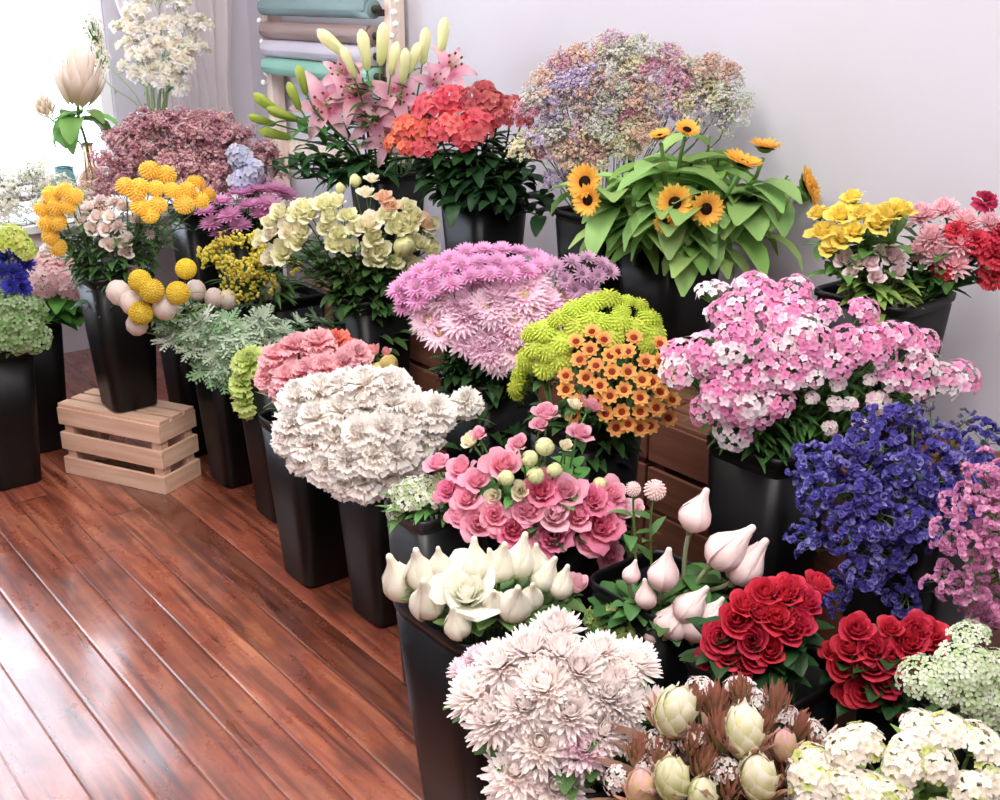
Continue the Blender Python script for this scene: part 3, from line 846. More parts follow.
B_('F4b', 1.26, 1.83, 0, .46, .075, 'charcoal bucket of small white filler behind the white rosebuds', mat=GREYP)
B_('F5', 1.10, 1.44, 0, .46, .125, 'large black bucket of white rosebuds in the front row')
B_('F6', .98, 1.02, 0, .46, .105, 'black bucket under the big white chrysanthemums at the bottom')
B_('PL', 1.41, 1.62, 0, .46, .1, 'black bucket hidden under the pink roses')
B_('LOT', 1.40, 1.28, 0, .46, .1, 'black bucket of pale pink closed buds')
B_('RR', 1.34, .98, 0, .46, .1, 'black bucket of red roses beside the pale pink buds')
B_('RR2', 1.54, .79, 0, .46, .1, 'black bucket of red roses below the blue statice')
B_('LEU', 1.08, .76, 0, .46, .1, 'black bucket of cone flowers beside the white chrysanthemums')
B_('PHX', 1.25, .52, 0, .46, .1, 'black bucket of white phlox at the bottom corner')
B_('QAL', 1.56, .53, 0, .46, .1, 'black bucket of pale green lace flowers at the edge')
B_('PST', 1.82, .70, 0, .62, .1, 'tall black bucket of pink statice at the edge')
B_('BST', 1.80, 1.01, 0, .62, .1, 'tall black bucket of blue statice')
B_('DI', 1.78, 1.34, 0, .64, .1, 'tall black bucket of pink and white dianthus')
B_('OM', 1.63, 1.74, 0, .60, .1, 'tall black bucket of orange and lime chrysanthemums')
B_('PM', 1.66, 2.13, 0, .60, .1, 'tall black bucket of pale pink chrysanthemums')
B_('LS', 1.81, 2.92, 0, .62, .1, 'tall black bucket of cream lisianthus')
B_('MM', 1.80, 3.72, 0, .72, .1, 'tall black bucket of magenta chrysanthemums')
B_('PG', 1.76, 4.02, 0, .74, .1, 'tall black bucket of dusky pink gypsophila')
B_('LI', 2.13, 3.30, .502, .42, .105, 'black bucket of pink lilies on the brown crates')
B_('KA', 2.10, 2.72, .502, .42, .105, 'black bucket of coral red flowers on the brown crates')
B_('GY', 2.19, 2.30, .502, .42, .1, 'black bucket of rainbow gypsophila against the wall')
B_('SU', 2.18, 2.02, .502, .40, .11, 'black bucket of sunflowers on the brown crates')
B_('PR', 2.16, 1.36, .502, .38, .115, 'black bucket of yellow and pink blooms against the wall')

# ------------------------------------------------------------------ table by the window
TZ = .70
tb = thing('display_table', (1.42, 4.48, 0), 'white display table under the window behind the left buckets', 'table')
mb = MB(); mb.box((0, 0, TZ - .015), (.86, .27, .015)); bevel(obj('tabletop', mb.mesh('tabletop', white, False), tb))
mb = MB(); mb.box((0, 0, TZ - .06), (.80, .22, .03)); bevel(obj('apron', mb.mesh('table_apron', white, False), tb))
for sx in (-1, 1):
    for sy in (-1, 1):
        mb = MB(); mb.box((sx * .78, sy * .2, (TZ - .09) / 2), (.025, .025, (TZ - .09) / 2)); bevel(obj('leg', mb.mesh('table_leg', white, False), tb))
p = at_z(30, 219, TZ)
sh = thing('paper_sheet', p, 'white paper sheet lying on the front edge of the window table', 'paper', None, .5)
mb = MB(); pts = []; ts = []
for i in range(7):
    for j in range(7): pts.append(Vector(((i / 6 - .5) * .24, (j / 6 - .5) * .17, .004 + .012 * (i / 6) ** 3 + .004 * math.sin(j)))); ts.append(.5)
mb.grid(pts, 6, 6, ts); o = obj('sheet', mb.mesh('paper_sheet', plain('white_paper', '#eceaf2', .6)), sh); mo = o.modifiers.new('thick', 'SOLIDIFY'); mo.thickness = .002
def vessel(name, loc, prof, mat, label, cat, n=28, fn=None, stuff=None):
    t = thing(name, loc, label, cat)
    mb = MB(); k = len(prof); inner = [(max(.001, r - .0035), z + (.004 if i < 2 else 0)) for i, (r, z) in enumerate(prof)][::-1]
    mb.lathe(prof + inner, n, fn); obj('body', mb.mesh(name + '_body', mat), t)
    mb = MB(); r, z = prof[-1]; mb.lathe([(r, z - .006), (r + .003, z - .002), (r + .001, z + .002), (r - .004, z)], n, fn); obj('lip', mb.mesh(name + '_lip', mat), t)
    return t
def tint_glass(name, c, rough=.08):
    m, nt, b, out = new_mat(name); b.inputs['Base Color'].default_value = lin(c); b.inputs['Transmission Weight'].default_value = .8; b.inputs['Roughness'].default_value = rough; b.inputs['IOR'].default_value = 1.3
    return m
pb = at_y(91, 178, 4.30); vb = Vector((pb.x, 4.30, TZ))
vessel('glass_bottle', vb, [(.001, 0), (.05, .002), (.056, .02), (.056, .11), (.045, .15), (.022, .18), (.018, .25), (.021, .265)], tint_glass('peach_glass', '#f3d3c2'), 'peach tinted glass bottle holding the protea on the window table', 'bottle', 28, lambda a, u: 1 + .015 * math.cos(12 * a))
BK['PROT'] = (vb.x, vb.y, vb.z, .26, .02)
pj = at_y(63, 165, 4.45); vessel('glass_jar', (pj.x, 4.45, TZ), [(.001, 0), (.036, .002), (.04, .015), (.04, .12), (.034, .14), (.034, .165)], tint_glass('teal_glass', '#a9d2cf'), 'pale teal glass jar left of the peach bottle on the window table', 'jar')
mb = MB(); mb.lathe([(.001, .002), (.012, 0), (.014, .01)], 10)
pv = at_y(158, 140, 4.55); vw = Vector((pv.x, 4.55, TZ))
vessel('glass_vase', vw, [(.001, 0), (.055, .002), (.06, .02), (.065, .22), (.075, .34)], tint_glass('clear_glass', '#e3ece8'), 'clear glass vase of white delphinium on the window table', 'vase')
BK['WDEL'] = (vw.x, vw.y, vw.z, .34, .06)
pg = at_z(15, 205, TZ); pgv = Vector((1.02, 4.46, TZ))
vessel('ceramic_pot', pgv, [(.001, 0), (.08, .002), (.09, .02), (.11, .09), (.115, .1)], plain('white_ceramic', '#eceae6', .3), 'white ceramic pot of white gypsophila at the window table edge', 'pot')
BK['WGYP'] = (pgv.x, pgv.y, pgv.z, .1, .09)

# ------------------------------------------------------------------ the flowers
R_ = random.Random(5)
def V(f, count_, *a, **k): return [f(random.Random(31 * i + 7 + len(str(a))), *a, **k) for i in range(count_)]
LF = '#3f6b2b'; DK = '#2c5424'

# --- window table
bunch('WDEL', (95, 5, 205, 95), 'delphinium', 'flower', 'white delphinium cluster', 'of the vase by the curtain', V(k_gyp, 4, ['#fbf8ee', '#ffffff', '#f4eed8', '#f1e6d8'], 2, 6, .075, .34, '#a9bf83', extra=1),
      P('140,10 158,2 178,8 126,26 146,32 165,26 186,24 196,46 150,50 172,48 130,50 160,70 184,66 198,24 144,72 176,80', 52), 'white delphinium', 1, leaf=(2, .09, .02, .5, .8, '#8aa668'), stem_col='#a9bf83', tube=(.004, .003))
bunch('WDEL', (75, 10, 115, 95), 'astilbe', 'flower', 'cream plume', 'beside the curtain vase', V(k_cluster, 2, [('#f1e6cf', '#e3d8b0'), ('#eadcc8', '#d9caa0')], n=40, npet=4, R=.3, fl=.11, sq=1.9, zmin=-.9), P('92,32 99,58', 34), 'cream plumes', 1, leaf=(1, .06, .012, .5, .8, '#8aa668'), stem_col='#a9bf83',
      labels=['cream feathery plume above the protea, upper one', 'cream feathery plume above the protea, lower one'], upness=1.)
bunch('PROT', (52, 45, 112, 110), 'protea', 'flower', 'blush protea', '', [k_protea(R_, '#fbeee0', '#d8c8a0')], [(79, 74, 80, 0)], 'protea', 1, leaf=(12, .15, .08, .66, 1.9, '#74a84a', 'oval'), leaf_parts=True, tube=(.006, .005), upness=1., labels=['large blush protea head in the peach bottle by the window'])
bunch('PROT', (30, 90, 60, 120), 'protea_bud', 'flower', 'small blush protea', '', [k_protea(R_, '#f2e2d6', '#d3c4a0', 30)], [(43, 106, 40, 0)], 'protea', 1, leaf=(2, .10, .04, .6, .7, '#68a53a', 'oval'), leaf_parts=True, tube=(.004, .003), labels=['small pale protea bud leaning left of the big protea head'])
bunch('WGYP', (-30, 168, 72, 232), 'gypsophila', 'flower', 'white gypsophila spray', 'on the window table', V(k_gyp, 3, ['#fbf9f2', '#f1eedd', '#e7e8cc'], 3, 5, .03), P('-8,190 12,185 32,182 52,192 5,205 25,203 45,207 58,210 -12,212 66,198', 62), 'white gypsophila on the table', 1, leaf=(0,), tube=(.002, .0015), upness=.7)

# --- left-hand buckets
bunch('LB2', (-40, 222, 36, 262), 'hydrangea', 'flower', 'lime green hydrangea head', 'at the picture edge', V(k_cluster, 2, [('#cfdc6a', '#b5cf52'), ('#e0e688', '#c3d662')], n=34, npet=4, R=.4, fl=.17, zmin=-.2), P('8,238,38 24,248,26', 30), 'lime hydrangea', 1, leaf=(3, .08, .03, .5, .8, LF), labels=['lime green hydrangea head above the blue flowers, larger one', 'lime green hydrangea head above the blue flowers, smaller one'])
bunch('LB2', (-30, 245, 36, 300), 'cornflower', 'flower', 'deep blue cornflower', 'at the left edge', V(k_mum, 2, '#4a4fc0', '#2f3490', 40, .42, .13, .9), P('4,256 18,254 26,264 2,270 14,270 24,288 10,286 20,276', 23), 'blue cornflowers', 1, leaf=(5, .07, .016, .5, .8, LF))
bunch('LB2', (-30, 285, 44, 365), 'viburnum', 'flower', 'pale green filler sprig', 'of the leftmost bucket', V(k_cluster, 3, [('#a8c490', '#7fa862'), ('#c2d6ac', '#93b878'), ('#8fb070', '#6c9550')], n=30, npet=4, R=.42, fl=.18, sq=.9, zmin=-.3), P('5,305 20,302 34,310 -2,322 14,322 30,326 4,338 20,340 36,338 -6,310', 30), 'pale green filler', 1, leaf=(6, .08, .02, .4, .8, '#5d8c46'))
bunch('LB', (22, 245, 92, 320), 'hydrangea', 'flower', 'soft pink hydrangea head', '', [k_cluster(R_, [('#f3cdd0', '#f6dcd8'), ('#efbfc6', '#f3d3d2'), ('#f7dcdc', '#f5e3da')], n=60, npet=4, R=.45, fl=.15, zmin=-.25, sq=.6)], P('46,276,46 70,279,40', 44), 'pink hydrangea', 1, leaf=(7, .13, .06, .55, .9, '#57a02f', 'oval'), leaf_parts=True, labels=['soft pink hydrangea head beside the blue flowers', 'soft pink hydrangea head nearest the pine crate bucket'])
bunch('LB', (20, 242, 80, 275), 'stock', 'flower', 'white frilled bloom', 'over the pink hydrangea', V(k_carnation, 2, '#f8efe9', '#f3e3dc'), P('34,256 48,250 60,256 72,262', 17), 'white blooms over the hydrangea', 1, leaf=(2, .06, .02, .5, .8, LF))
bunch('LB', (30, 275, 92, 335), 'salal', 'leaf stem', 'bright green leafy stem', 'under the pink hydrangea', [[]], P('40,310 56,305 72,305 84,308 64,320 80,322', 20), 'leafy stems under the hydrangea', 1, leaf=(7, .11, .055, .62, .9, '#4f9a2c', 'oval'), leaf_parts=True)

# --- yellow chrysanthemums on the crate, and behind
K = V(k_pompon, 3, '#fcd95a', '#f5bf38')
bunch('F0', (30, 160, 215, 290), 'button_chrysanthemum', 'flower', 'golden yellow pompon', 'over the pine crate', K, P('50,194 64,190 74,196 42,208 56,206 68,206 46,222 58,222 50,236 58,248 150,170,26 166,174,24 140,186 125,186 156,188 172,190 188,190 196,182,22 184,204,24 200,200,22 140,206,22 158,205 208,194,20 150,214 136,192,24', 21), 'golden pompons', 2, leaf=(16, .08, .02, .3, .9, '#466f34'), dmax=.16)
bunch('F0', (70, 185, 170, 280), 'spray_rose', 'flower', 'blush spray rose', 'in the yellow pompon bucket', V(k_rose, 2, '#faeee6', '#f2d8c8', 16, .9, .01) + V(k_mum, 1, '#efe0da', '#e2c9c0', 60, .4, .1), P('88,206 100,200 114,202 124,206 82,218 96,216 110,216 92,228 106,228,20 118,226,22 126,240,20 110,244,20 126,252,18 138,218,18 150,234,15 132,270,14 72,212', 20), 'blush spray roses', 2, leaf=(16, .08, .02, .3, .9, '#466f34'), dmax=.16)
bunch('PG', (100, 112, 272, 215), 'gypsophila', 'flower', 'dusky pink gypsophila spray', 'behind the golden pompons', V(k_gyp, 4, ['#d6a0ae', '#e4b6bc', '#c98c9e', '#eccaca', '#d8aca4'], 3, 6, .03, stalk='#8c6a5a', extra=2), P('120,158 140,143 162,138 186,136 208,140 230,146 250,156 130,178 152,164 176,160 200,162 222,168 244,178 118,190 140,188 165,182 190,184 212,186 236,194 258,172', 68), 'dusky pink gypsophila', 1, leaf=(0,), tube=(.002, .0015), upness=.7)
bunch('MM', (228, 145, 268, 200), 'delphinium', 'flower', 'powder blue delphinium', 'beside the dusky gypsophila', V(k_cluster, 2, [('#d3d7ee', '#bcc6e6'), ('#e6e6f4', '#cdd2ea')], n=26, R=.36, fl=.2, sq=1.3, zmin=-.6), P('240,158 252,172 243,182', 28), 'powder blue delphinium', 1, leaf=(2, .06, .02, .5, .8, '#8aa678'))
bunch('MM', (192, 180, 300, 240), 'chrysanthemum', 'flower', 'magenta pink chrysanthemum', 'behind the golden pompons', V(k_daisy, 3, '#ecb0d8', '#e294c8', '#cc9aac', 44), P('205,212 222,202 240,194 258,190 276,190 212,224 230,216 250,206 268,204 286,196 222,234 240,226 262,216', 29), 'magenta chrysanthemums', 1, leaf=(7, .06, .02, .5, .8, DK), upness=.75)
bunch('F1', (105, 250, 215, 330), 'craspedia', 'flower', 'yellow craspedia ball', '', V(k_ball, 2, '#fbec68', '#f5da40'), P('140,281,26 152,291,28 178,293,25 141,313,27 186,269,24', 25), 'yellow craspedia', 1, leaf=(3, .07, .014, .5, .8, '#7c9a58'), tube=(.003, .0025), push=-.1, labels=['yellow craspedia ball, upper of the left cluster', 'yellow craspedia ball, middle of the left cluster', 'yellow craspedia ball right of the cluster beside dusty miller', 'yellow craspedia ball, lowest of the left cluster', 'yellow craspedia ball standing behind, beside the goldenrod'])
bunch('F1', (105, 260, 220, 345), 'scabiosa_pod', 'flower', 'cream ball', 'among the yellow craspedia', V(k_ball, 2, '#f8ebe2', '#e9d6c8', True), P('119,293,26 133,303,27 137,325,23 165,308,26', 24), 'cream balls', 1, leaf=(3, .07, .014, .5, .8, '#7c9a58'), tube=(.003, .0025), push=-.06)
bunch('CRA', (150, 260, 285, 330), 'scabiosa_pod', 'flower', 'cream ball', 'between craspedia and goldenrod', V(k_ball, 2, '#f8ebe2', '#e9d6c8', True), P('196,290,22 214,298,22 228,300,22 270,291,24', 24), 'cream balls at the back', 1, leaf=(5, .07, .014, .5, .8, '#7c9a58'), tube=(.003, .0025))
bunch('SOL', (195, 232, 300, 300), 'goldenrod', 'flower', 'yellow goldenrod spray', 'behind the craspedia', V(k_gyp, 3, ['#f0de58', '#f6ea7c', '#d9cc4a'], 3, 5, .034, stalk='#7f9445', petals=False), P('215,262 232,252 250,250 268,255 224,272 243,268 262,270 280,264 236,284 256,284', 46), 'yellow goldenrod', 1, leaf=(16, .11, .018, .25, 1., '#4f7a34'), tube=(.0025, .002))
HD = fill([(162, 320), (185, 300), (225, 305), (270, 312), (290, 330), (275, 352), (240, 352), (228, 385), (195, 365), (168, 345)], 17, 34, 4) + P('300,318 320,315 338,322 312,332 330,330 345,330', 27)
bunch('F1', (150, 295, 300, 400), 'dusty_miller', 'foliage', 'silvery green dusty miller', 'in the left row bucket', V(k_miller, 3, '#b6c9ac') + V(k_miller, 1, '#d2dccb') + V(k_miller, 1, '#88b07f'), HD, 'dusty miller', 2, leaf=(4, .07, .02, .5, .8, '#6f9a76'), upness=.5)

# --- carnations
bunch('F2', (228, 345, 285, 420), 'carnation', 'flower', 'lime green carnation', 'left of the pink carnations', V(k_carnation, 2, '#dcea94', '#c4dc70'), P('252,365,42 244,384,36 248,402,36 268,392,30 262,378,34', 36), 'lime carnations', 1, leaf=(6, .08, .008, .4, .6, '#8aa868'))
bunch('F3', (258, 335, 425, 425), 'carnation', 'flower', 'soft pink carnation', 'above the white carnations', V(k_carnation, 3, '#fbc9ce', '#f6aeb8'), P('278,360 298,350 318,346 290,380 308,374 326,372 344,366 356,356,34 338,384,32 318,392,30 282,392,30 302,398,30 268,378,30', 40), 'pink carnations', 1, leaf=(6, .08, .008, .4, .6, '#7f9c62'), dmax=.14)
bunch('F3', (325, 330, 395, 395), 'carnation', 'flower', 'coral red carnation', 'among the pink carnations', V(k_carnation, 2, '#f08a78', '#e0544f'), P('338,342,30 352,349,26 366,372,22', 26), 'coral carnations', 1, leaf=(4, .08, .008, .4, .6, '#7f9c62'), labels=['coral red carnation standing above the pink carnations, larger one', 'coral red carnation standing above the pink carnations, smaller one', 'small red carnation just above the white carnations'])
bunch('F3', (355, 335, 440, 410), 'carnation_bud', 'flower', 'bud', 'right of the pink carnations', [k_rose(R_, '#f1b2b4', '#e9dcae', 10, .6), k_bud(R_, '#cdb66a', '#9aa24a', False)], P('374,350,26,0 388,364,22,1 362,354,18,1 396,380,26,1 408,394,22,1 386,352,18,0 378,370,20,1', 20), 'carnation buds', 1, leaf=(4, .07, .01, .4, .6, '#7f9c62'))
HD = P('300,400 322,393 345,390 366,386 390,388 410,398,34 295,425 318,420 342,414 366,410 392,408 414,414 434,414 288,440,36 312,446 336,440 360,434 384,430 406,430,36 430,434,36 328,466 350,462 374,456 398,452 344,484,38 366,482 390,474 412,468,34 420,450,34 302,462,32', 47)
bunch('F4', (272, 372, 470, 502), 'carnation', 'flower', 'ruffled white carnation', 'of the white heap', V(k_carnation, 4, '#fffaf5', '#fcf3ea'), HD, 'white carnations', 1, leaf=(5, .09, .008, .4, .6, '#7f9c62'), dmax=.15, depth=.6, jit=.02)
bunch('F4', (440, 385, 495, 440), 'carnation', 'flower', 'white carnation', '', V(k_carnation, 2, '#f8f4ee', '#e8e4d6'), P('467,403,34 452,410,24', 30), 'white carnations', 1, leaf=(3, .08, .008, .4, .6, '#7f9c62'), labels=['white carnation standing apart right of the white heap', 'small white carnation between the heap and the single bloom'])
bunch('F4b', (380, 470, 470, 530), 'filler_flower', 'flower', 'tiny white filler cluster', 'beside the white heap', V(k_cluster, 2, [('#f6f3ea', '#dfe6c8'), ('#cfdcb0', '#a6c080')], n=22, R=.42, fl=.15, zmin=0, leafy='#6b9a48'), P('398,492 412,486 428,484 442,482 404,504 420,500 436,498 452,494 394,512,18 460,486', 24), 'white filler', 1, leaf=(7, .06, .018, .4, .8, '#5d9440'))

# --- pink roses, white rosebuds
K = V(k_rose, 2, '#f6b4c8', '#ee8fab', 22, 1., .008) + V(k_rose, 2, '#f18fb0', '#e66a95', 24, 1., .02) + V(k_rose, 1, '#f9d2dc', '#f3b0c3', 20, .8)
bunch('PL', (425, 440, 645, 575), 'rose', 'flower', 'pink rose', 'of the middle pink heap', K, P('438,462,32,1 460,468,36,0 476,480,32,0 503,464,42,0 466,498,36,1 448,490,28,2 478,522,42,0 512,528,44,2 494,514,34,0 540,490,42,2 565,492,44,0 553,514,46,4 552,536,50,2 522,510,36,1 592,500,40,2 600,524,48,2 586,540,36,1 612,494,36,0 622,510,34,4 576,516,36,1 530,512,34,0 612,556,34,0 636,508,24,4 458,516,28,1', 38), 'pink roses', 1, leaf=(6, .08, .035, .55, .8, '#44743a', 'oval', .6), dmax=.18, depth=.6, face=.35)
bunch('PL', (440, 390, 620, 520), 'lisianthus', 'flower', 'pale lisianthus', 'above the pink rose heap', V(k_rose, 1, '#f0b3c4', '#e58aa8', 18, .9) + V(k_rose, 1, '#f0ead0', '#d9dfa6', 14, .7) + [k_bud(R_, '#d9dba0', '#a9bb6a', False)], P('546,412,34,0 580,432,32,0 592,404,34,0 575,404,24,1 470,440,30,1 478,434,22,0 518,443,28,0 530,458,20,2 545,446,22,2 520,490,30,1 494,496,28,1 555,470,18,2 506,478,20,2 540,424,22,0 600,484,18,2 566,446,22,1 536,476,20,2', 28), 'pale lisianthus', 1, leaf=(5, .08, .035, .3, .8, '#5b9440', 'oval', .7), dmax=.16, push=.03)
K = V(k_bud, 3, '#ece7d4', '#cfd3a8', True, .78) + V(k_rose, 1, '#fbfaf0', '#eef0d6', 18, 1.) + V(k_rose, 1, '#f0c0c8', '#f5f0e0', 12, .6)
up = (-.15, -.2, 1)
bunch('F5', (380, 530, 595, 650), 'rosebud', 'flower', 'white rosebud', 'of the front bucket', K, [(398, 578, 56, 0), (420, 570, 54, 1), (427, 598, 59, 2), (457, 622, 43, 0), (475, 560, 50, 1), (492, 566, 40, 2), (502, 562, 47, 0), (521, 556, 50, 1), (515, 602, 49, 2), (532, 596, 40, 0), (546, 574, 45, 1), (562, 582, 40, 2), (576, 584, 42, 4), (440, 562, 36, 2), (536, 560, 38, 0), (494, 600, 36, 1), (466, 590, 74, 3, tuple(UP * .75 - HOR * .5))], 'white rosebuds', 1, leaf=(3, .07, .04, .55, .6, '#6f9a4e', 'oval', .75), upness=.6, jit=.015, dmax=.15, tube=(.0035, .003),
      labels=['white rosebud with a long neck, left end of the front bucket', 'white rosebud second from the left end, standing behind another', 'tall plump white rosebud left of the open white rose', 'low white rosebud hanging over the front rim', 'white rosebud right behind the open white rose', 'small white rosebud behind and right of the open rose', 'white rosebud among the back row under the pink roses', 'broad white rosebud in the back row under the pink roses', 'front white rosebud midway between open rose and pinkish bloom', 'smaller white rosebud touching the front middle one', 'white rosebud upright left of the pinkish bloom', 'round white rosebud against the pinkish bloom', 'pink tinged opening rose at the right end of white rosebuds', 'small white rosebud above the tall left buds', 'slim white rosebud at the back near the pinkish bloom', 'white rosebud just right of the open white rose', 'open white rose in the front bucket'])

# --- pale pink closed buds
K = V(k_bud, 3, '#f3dad6', '#e6bdba', True, .86)
def lean(x, z=.8, y=0): return tuple(RIGHT * x + UP * z + HOR * y)
bunch('LOT', (600, 490, 775, 650), 'rosebud', 'flower', 'pale pink bud', 'in the pink bud bucket', K, [(698, 511, 46, 0, lean(.25)), (731, 547, 54, 1, lean(.75)), (749, 562, 56, 2, lean(.5)), (665, 570, 44, 0, lean(.1)), (646, 594, 30, 1, lean(-.1)), (692, 604, 46, 2, lean(.6)), (697, 618, 50, 0, lean(.1)), (680, 622, 42, 1, lean(.6)), (712, 612, 34, 2, lean(.5)), (655, 632, 30, 0, lean(.4)), (668, 618, 34, 1, lean(.3)), (632, 572, 26, 2, lean(.2))], 'pale pink buds', 1, leaf=(6, .075, .034, .2, .9, '#4a7838', 'oval', .6), tube=(.0045, .0045), stem_col='#a9b48a', upness=.5,
      labels=['highest pale pink bud against the brown crate', 'pale pink bud leaning right, left of the pair above red roses', 'pale pink bud with a narrow neck, right of the pair above red roses', 'pale pink bud upright below the highest one', 'small round pale pink bud beside the pink rose heap', 'pale pink bud in the lower cluster, leaning over the rounder one', 'round pale pink bud in the middle of the lower cluster', 'pale pink bud at the left of the lower cluster', 'small pale pink bud touching the red roses', 'pale pink bud lowest, above the white chrysanthemums', 'slim pale pink bud between the upright one and the cluster', 'tiny pale pink bud nearest the pink rose heap'])
bunch('LOT', (620, 475, 680, 510), 'button_chrysanthemum', 'flower', 'blush round button', '', V(k_pompon, 2, '#f1d9d6', '#e6c4c2', 90, .9), P('655,490,26 633,489,17', 22), 'blush buttons', 1, leaf=(4, .06, .02, .5, .8, '#4f7f3c'), labels=['larger blush round button before the brown crate', 'smaller blush round button before the brown crate'])
bunch('LOT', (560, 590, 690, 690), 'greenery', 'foliage', 'green berried sprig', 'above the white chrysanthemums', V(k_cluster, 2, [('#a5b86a', '#88a24c'), ('#c5c588', '#a8b066'), ('#7fa35a', '#6a9048')], n=22, npet=4, R=.4, fl=.2, leafy='#4d8038'), P('598,620 616,612 632,622 606,636 624,634 645,614 640,640', 32), 'green sprigs', 1, leaf=(8, .07, .035, .45, .8, '#3c6a30', 'oval'))

# --- red roses
K = V(k_rose, 3, '#d42c4a', '#b41a36', 24, .74)
bunch('RR', (698, 570, 838, 680), 'rose', 'flower', 'red rose', 'of the heap beside pink buds', K, P('764,592 736,620 776,618 806,602 728,654 752,640 770,650 716,640 818,584 790,630 744,662 790,588 706,658,34 758,612,40 754,656 784,594 744,604 722,636 798,622', 47), 'red roses beside the pink buds', 1, leaf=(7, .07, .035, .5, .8, '#274d22', 'oval'), dmax=.15, face=.3)
bunch('RR2', (818, 590, 948, 715), 'rose', 'flower', 'crimson rose', 'under the blue statice', V(k_rose, 3, '#d02a46', '#ac1832', 24, .78), P('856,628 842,664 864,690,48 890,656 908,642 884,680 930,634 832,650,34 912,664,36 872,648 848,692,38 936,652,34 890,628,34 896,700,40 872,664 850,646 902,676 916,630', 47), 'crimson roses under the statice', 1, leaf=(7, .07, .035, .5, .8, '#274d22', 'oval'), dmax=.15, face=.3)

# --- bottom row
K = V(k_mum, 4, '#fdf6f3', '#f7e8e4', 190, .5, .085, curl=.75) + V(k_mum, 1, '#faeaf0', '#f0d6e2', 170, .5, .085, curl=.75)
HD = P('474,690,68 500,662,62 492,718,70 530,648,64 556,628,58 545,684,72 524,704,64 580,668,64 602,648,50 636,660,58,2 570,712,72 608,694,62 540,742,74 584,746,70 516,770,74 556,784,72 604,730,58 622,702,54 656,704,50 462,668,34,4 630,738,44 512,800,66 476,656,34,4 560,650,56 620,676,44', 62)
bunch('F6', (438, 612, 690, 840), 'chrysanthemum', 'flower', 'big white chrysanthemum', 'of the lower heap', K, HD, 'big white chrysanthemums', 1, leaf=(6, .09, .04, .5, .8, '#4e7a38', 'oval'), depth=.7, dmax=.18)
bunch('LEU', (590, 670, 835, 840), 'cone_flower', 'flower', 'cream green cone flower', 'with rust bracts at bottom', [k_leuca(R_, '#f7f2e0', '#d9d79c', '#a06a54'), k_leuca(R_, '#f2eed0', '#cccf88', '#8a564a'), k_leuca(R_, '#e6bdb8', '#d9c884', '#a06a54')], P('744,728,64,0 758,776,62,0 672,778,62,1 642,788,54,2 676,710,66,0 784,744,46,2 702,796,50,1', 54), 'cone flowers', 1, leaf=(9, .11, .022, .45, .6, '#7d5a48'), tube=(.004, .0035), upness=.9, stem_col='#8a6a50')
bunch('LEU', (600, 690, 830, 830), 'filler_flower', 'flower', 'tiny blush filler cluster', 'among the cone flowers', V(k_cluster, 2, [('#f4eeea', '#e6ddd6'), ('#e0cfcc', '#cbb4ae')], n=30, R=.42, fl=.12, zmin=0), P('700,690 756,700 812,732 648,764 690,738 660,744 724,770 786,716 800,800 616,780 660,800 740,688', 34), 'white filler among cone flowers', 1, leaf=(8, .09, .014, .4, .6, '#8a5d50'), push=.0)
bunch('LEU', (600, 680, 830, 830), 'leucadendron', 'leaf stem', 'rust red leafy stem', 'among the cone flowers', V(k_protea, 3, '#a8705c', '#8a8a4a', 26), P('690,700,50 720,730,54 660,755,50 776,700,54 790,770,50 705,762,54 640,750,48 812,752,44 716,700,54 740,690,46 800,726,44 730,786,54 692,740,50 764,722,40', 52), 'rust leafy stems', 1, leaf=(8, .1, .018, .45, .6, '#86604a'), upness=.9, stem_col='#8a6a50')
K = V(k_cluster, 5, [('#f5efe6', '#ebe2c8'), ('#f0e6dc', '#e2d8b4'), ('#f6f1e8', '#ece4cc'), ('#f3ece2', '#e6dec0'), ('#d3d890', '#b4c260')], n=30, R=.44, fl=.16, zmin=-.05, leafy='#7fa63e')
HD = fill([(800, 768), (830, 742), (850, 722), (890, 712), (940, 715), (985, 735), (1010, 760), (1015, 830), (790, 830), (786, 785)], 31, 46, 9, .5)
bunch('PHX', (782, 708, 1030, 860), 'phlox', 'flower', 'white phlox cluster', 'of the bottom corner', K, HD, 'white phlox', 1, leaf=(6, .08, .02, .45, .8, '#7aa043'), depth=.6, dmax=.17)
K = V(k_cluster, 4, [('#dfe6cc', '#b8cc98'), ('#cbdab0', '#a6c084'), ('#eaeedd', '#c8d6b0')], n=44, npet=4, R=.45, fl=.11, zmin=.1, sq=.5)
HD = fill([(905, 690), (930, 655), (965, 632), (1010, 640), (1020, 740), (985, 735), (945, 712), (905, 712)], 27, 52, 3)
bunch('QAL', (890, 630, 1040, 745), 'lace_flower', 'flower', 'pale green lace flower', 'at the edge above phlox', K, HD, 'green lace flowers', 1, leaf=(7, .08, .012, .4, .7, '#7b9e58'), depth=.6)

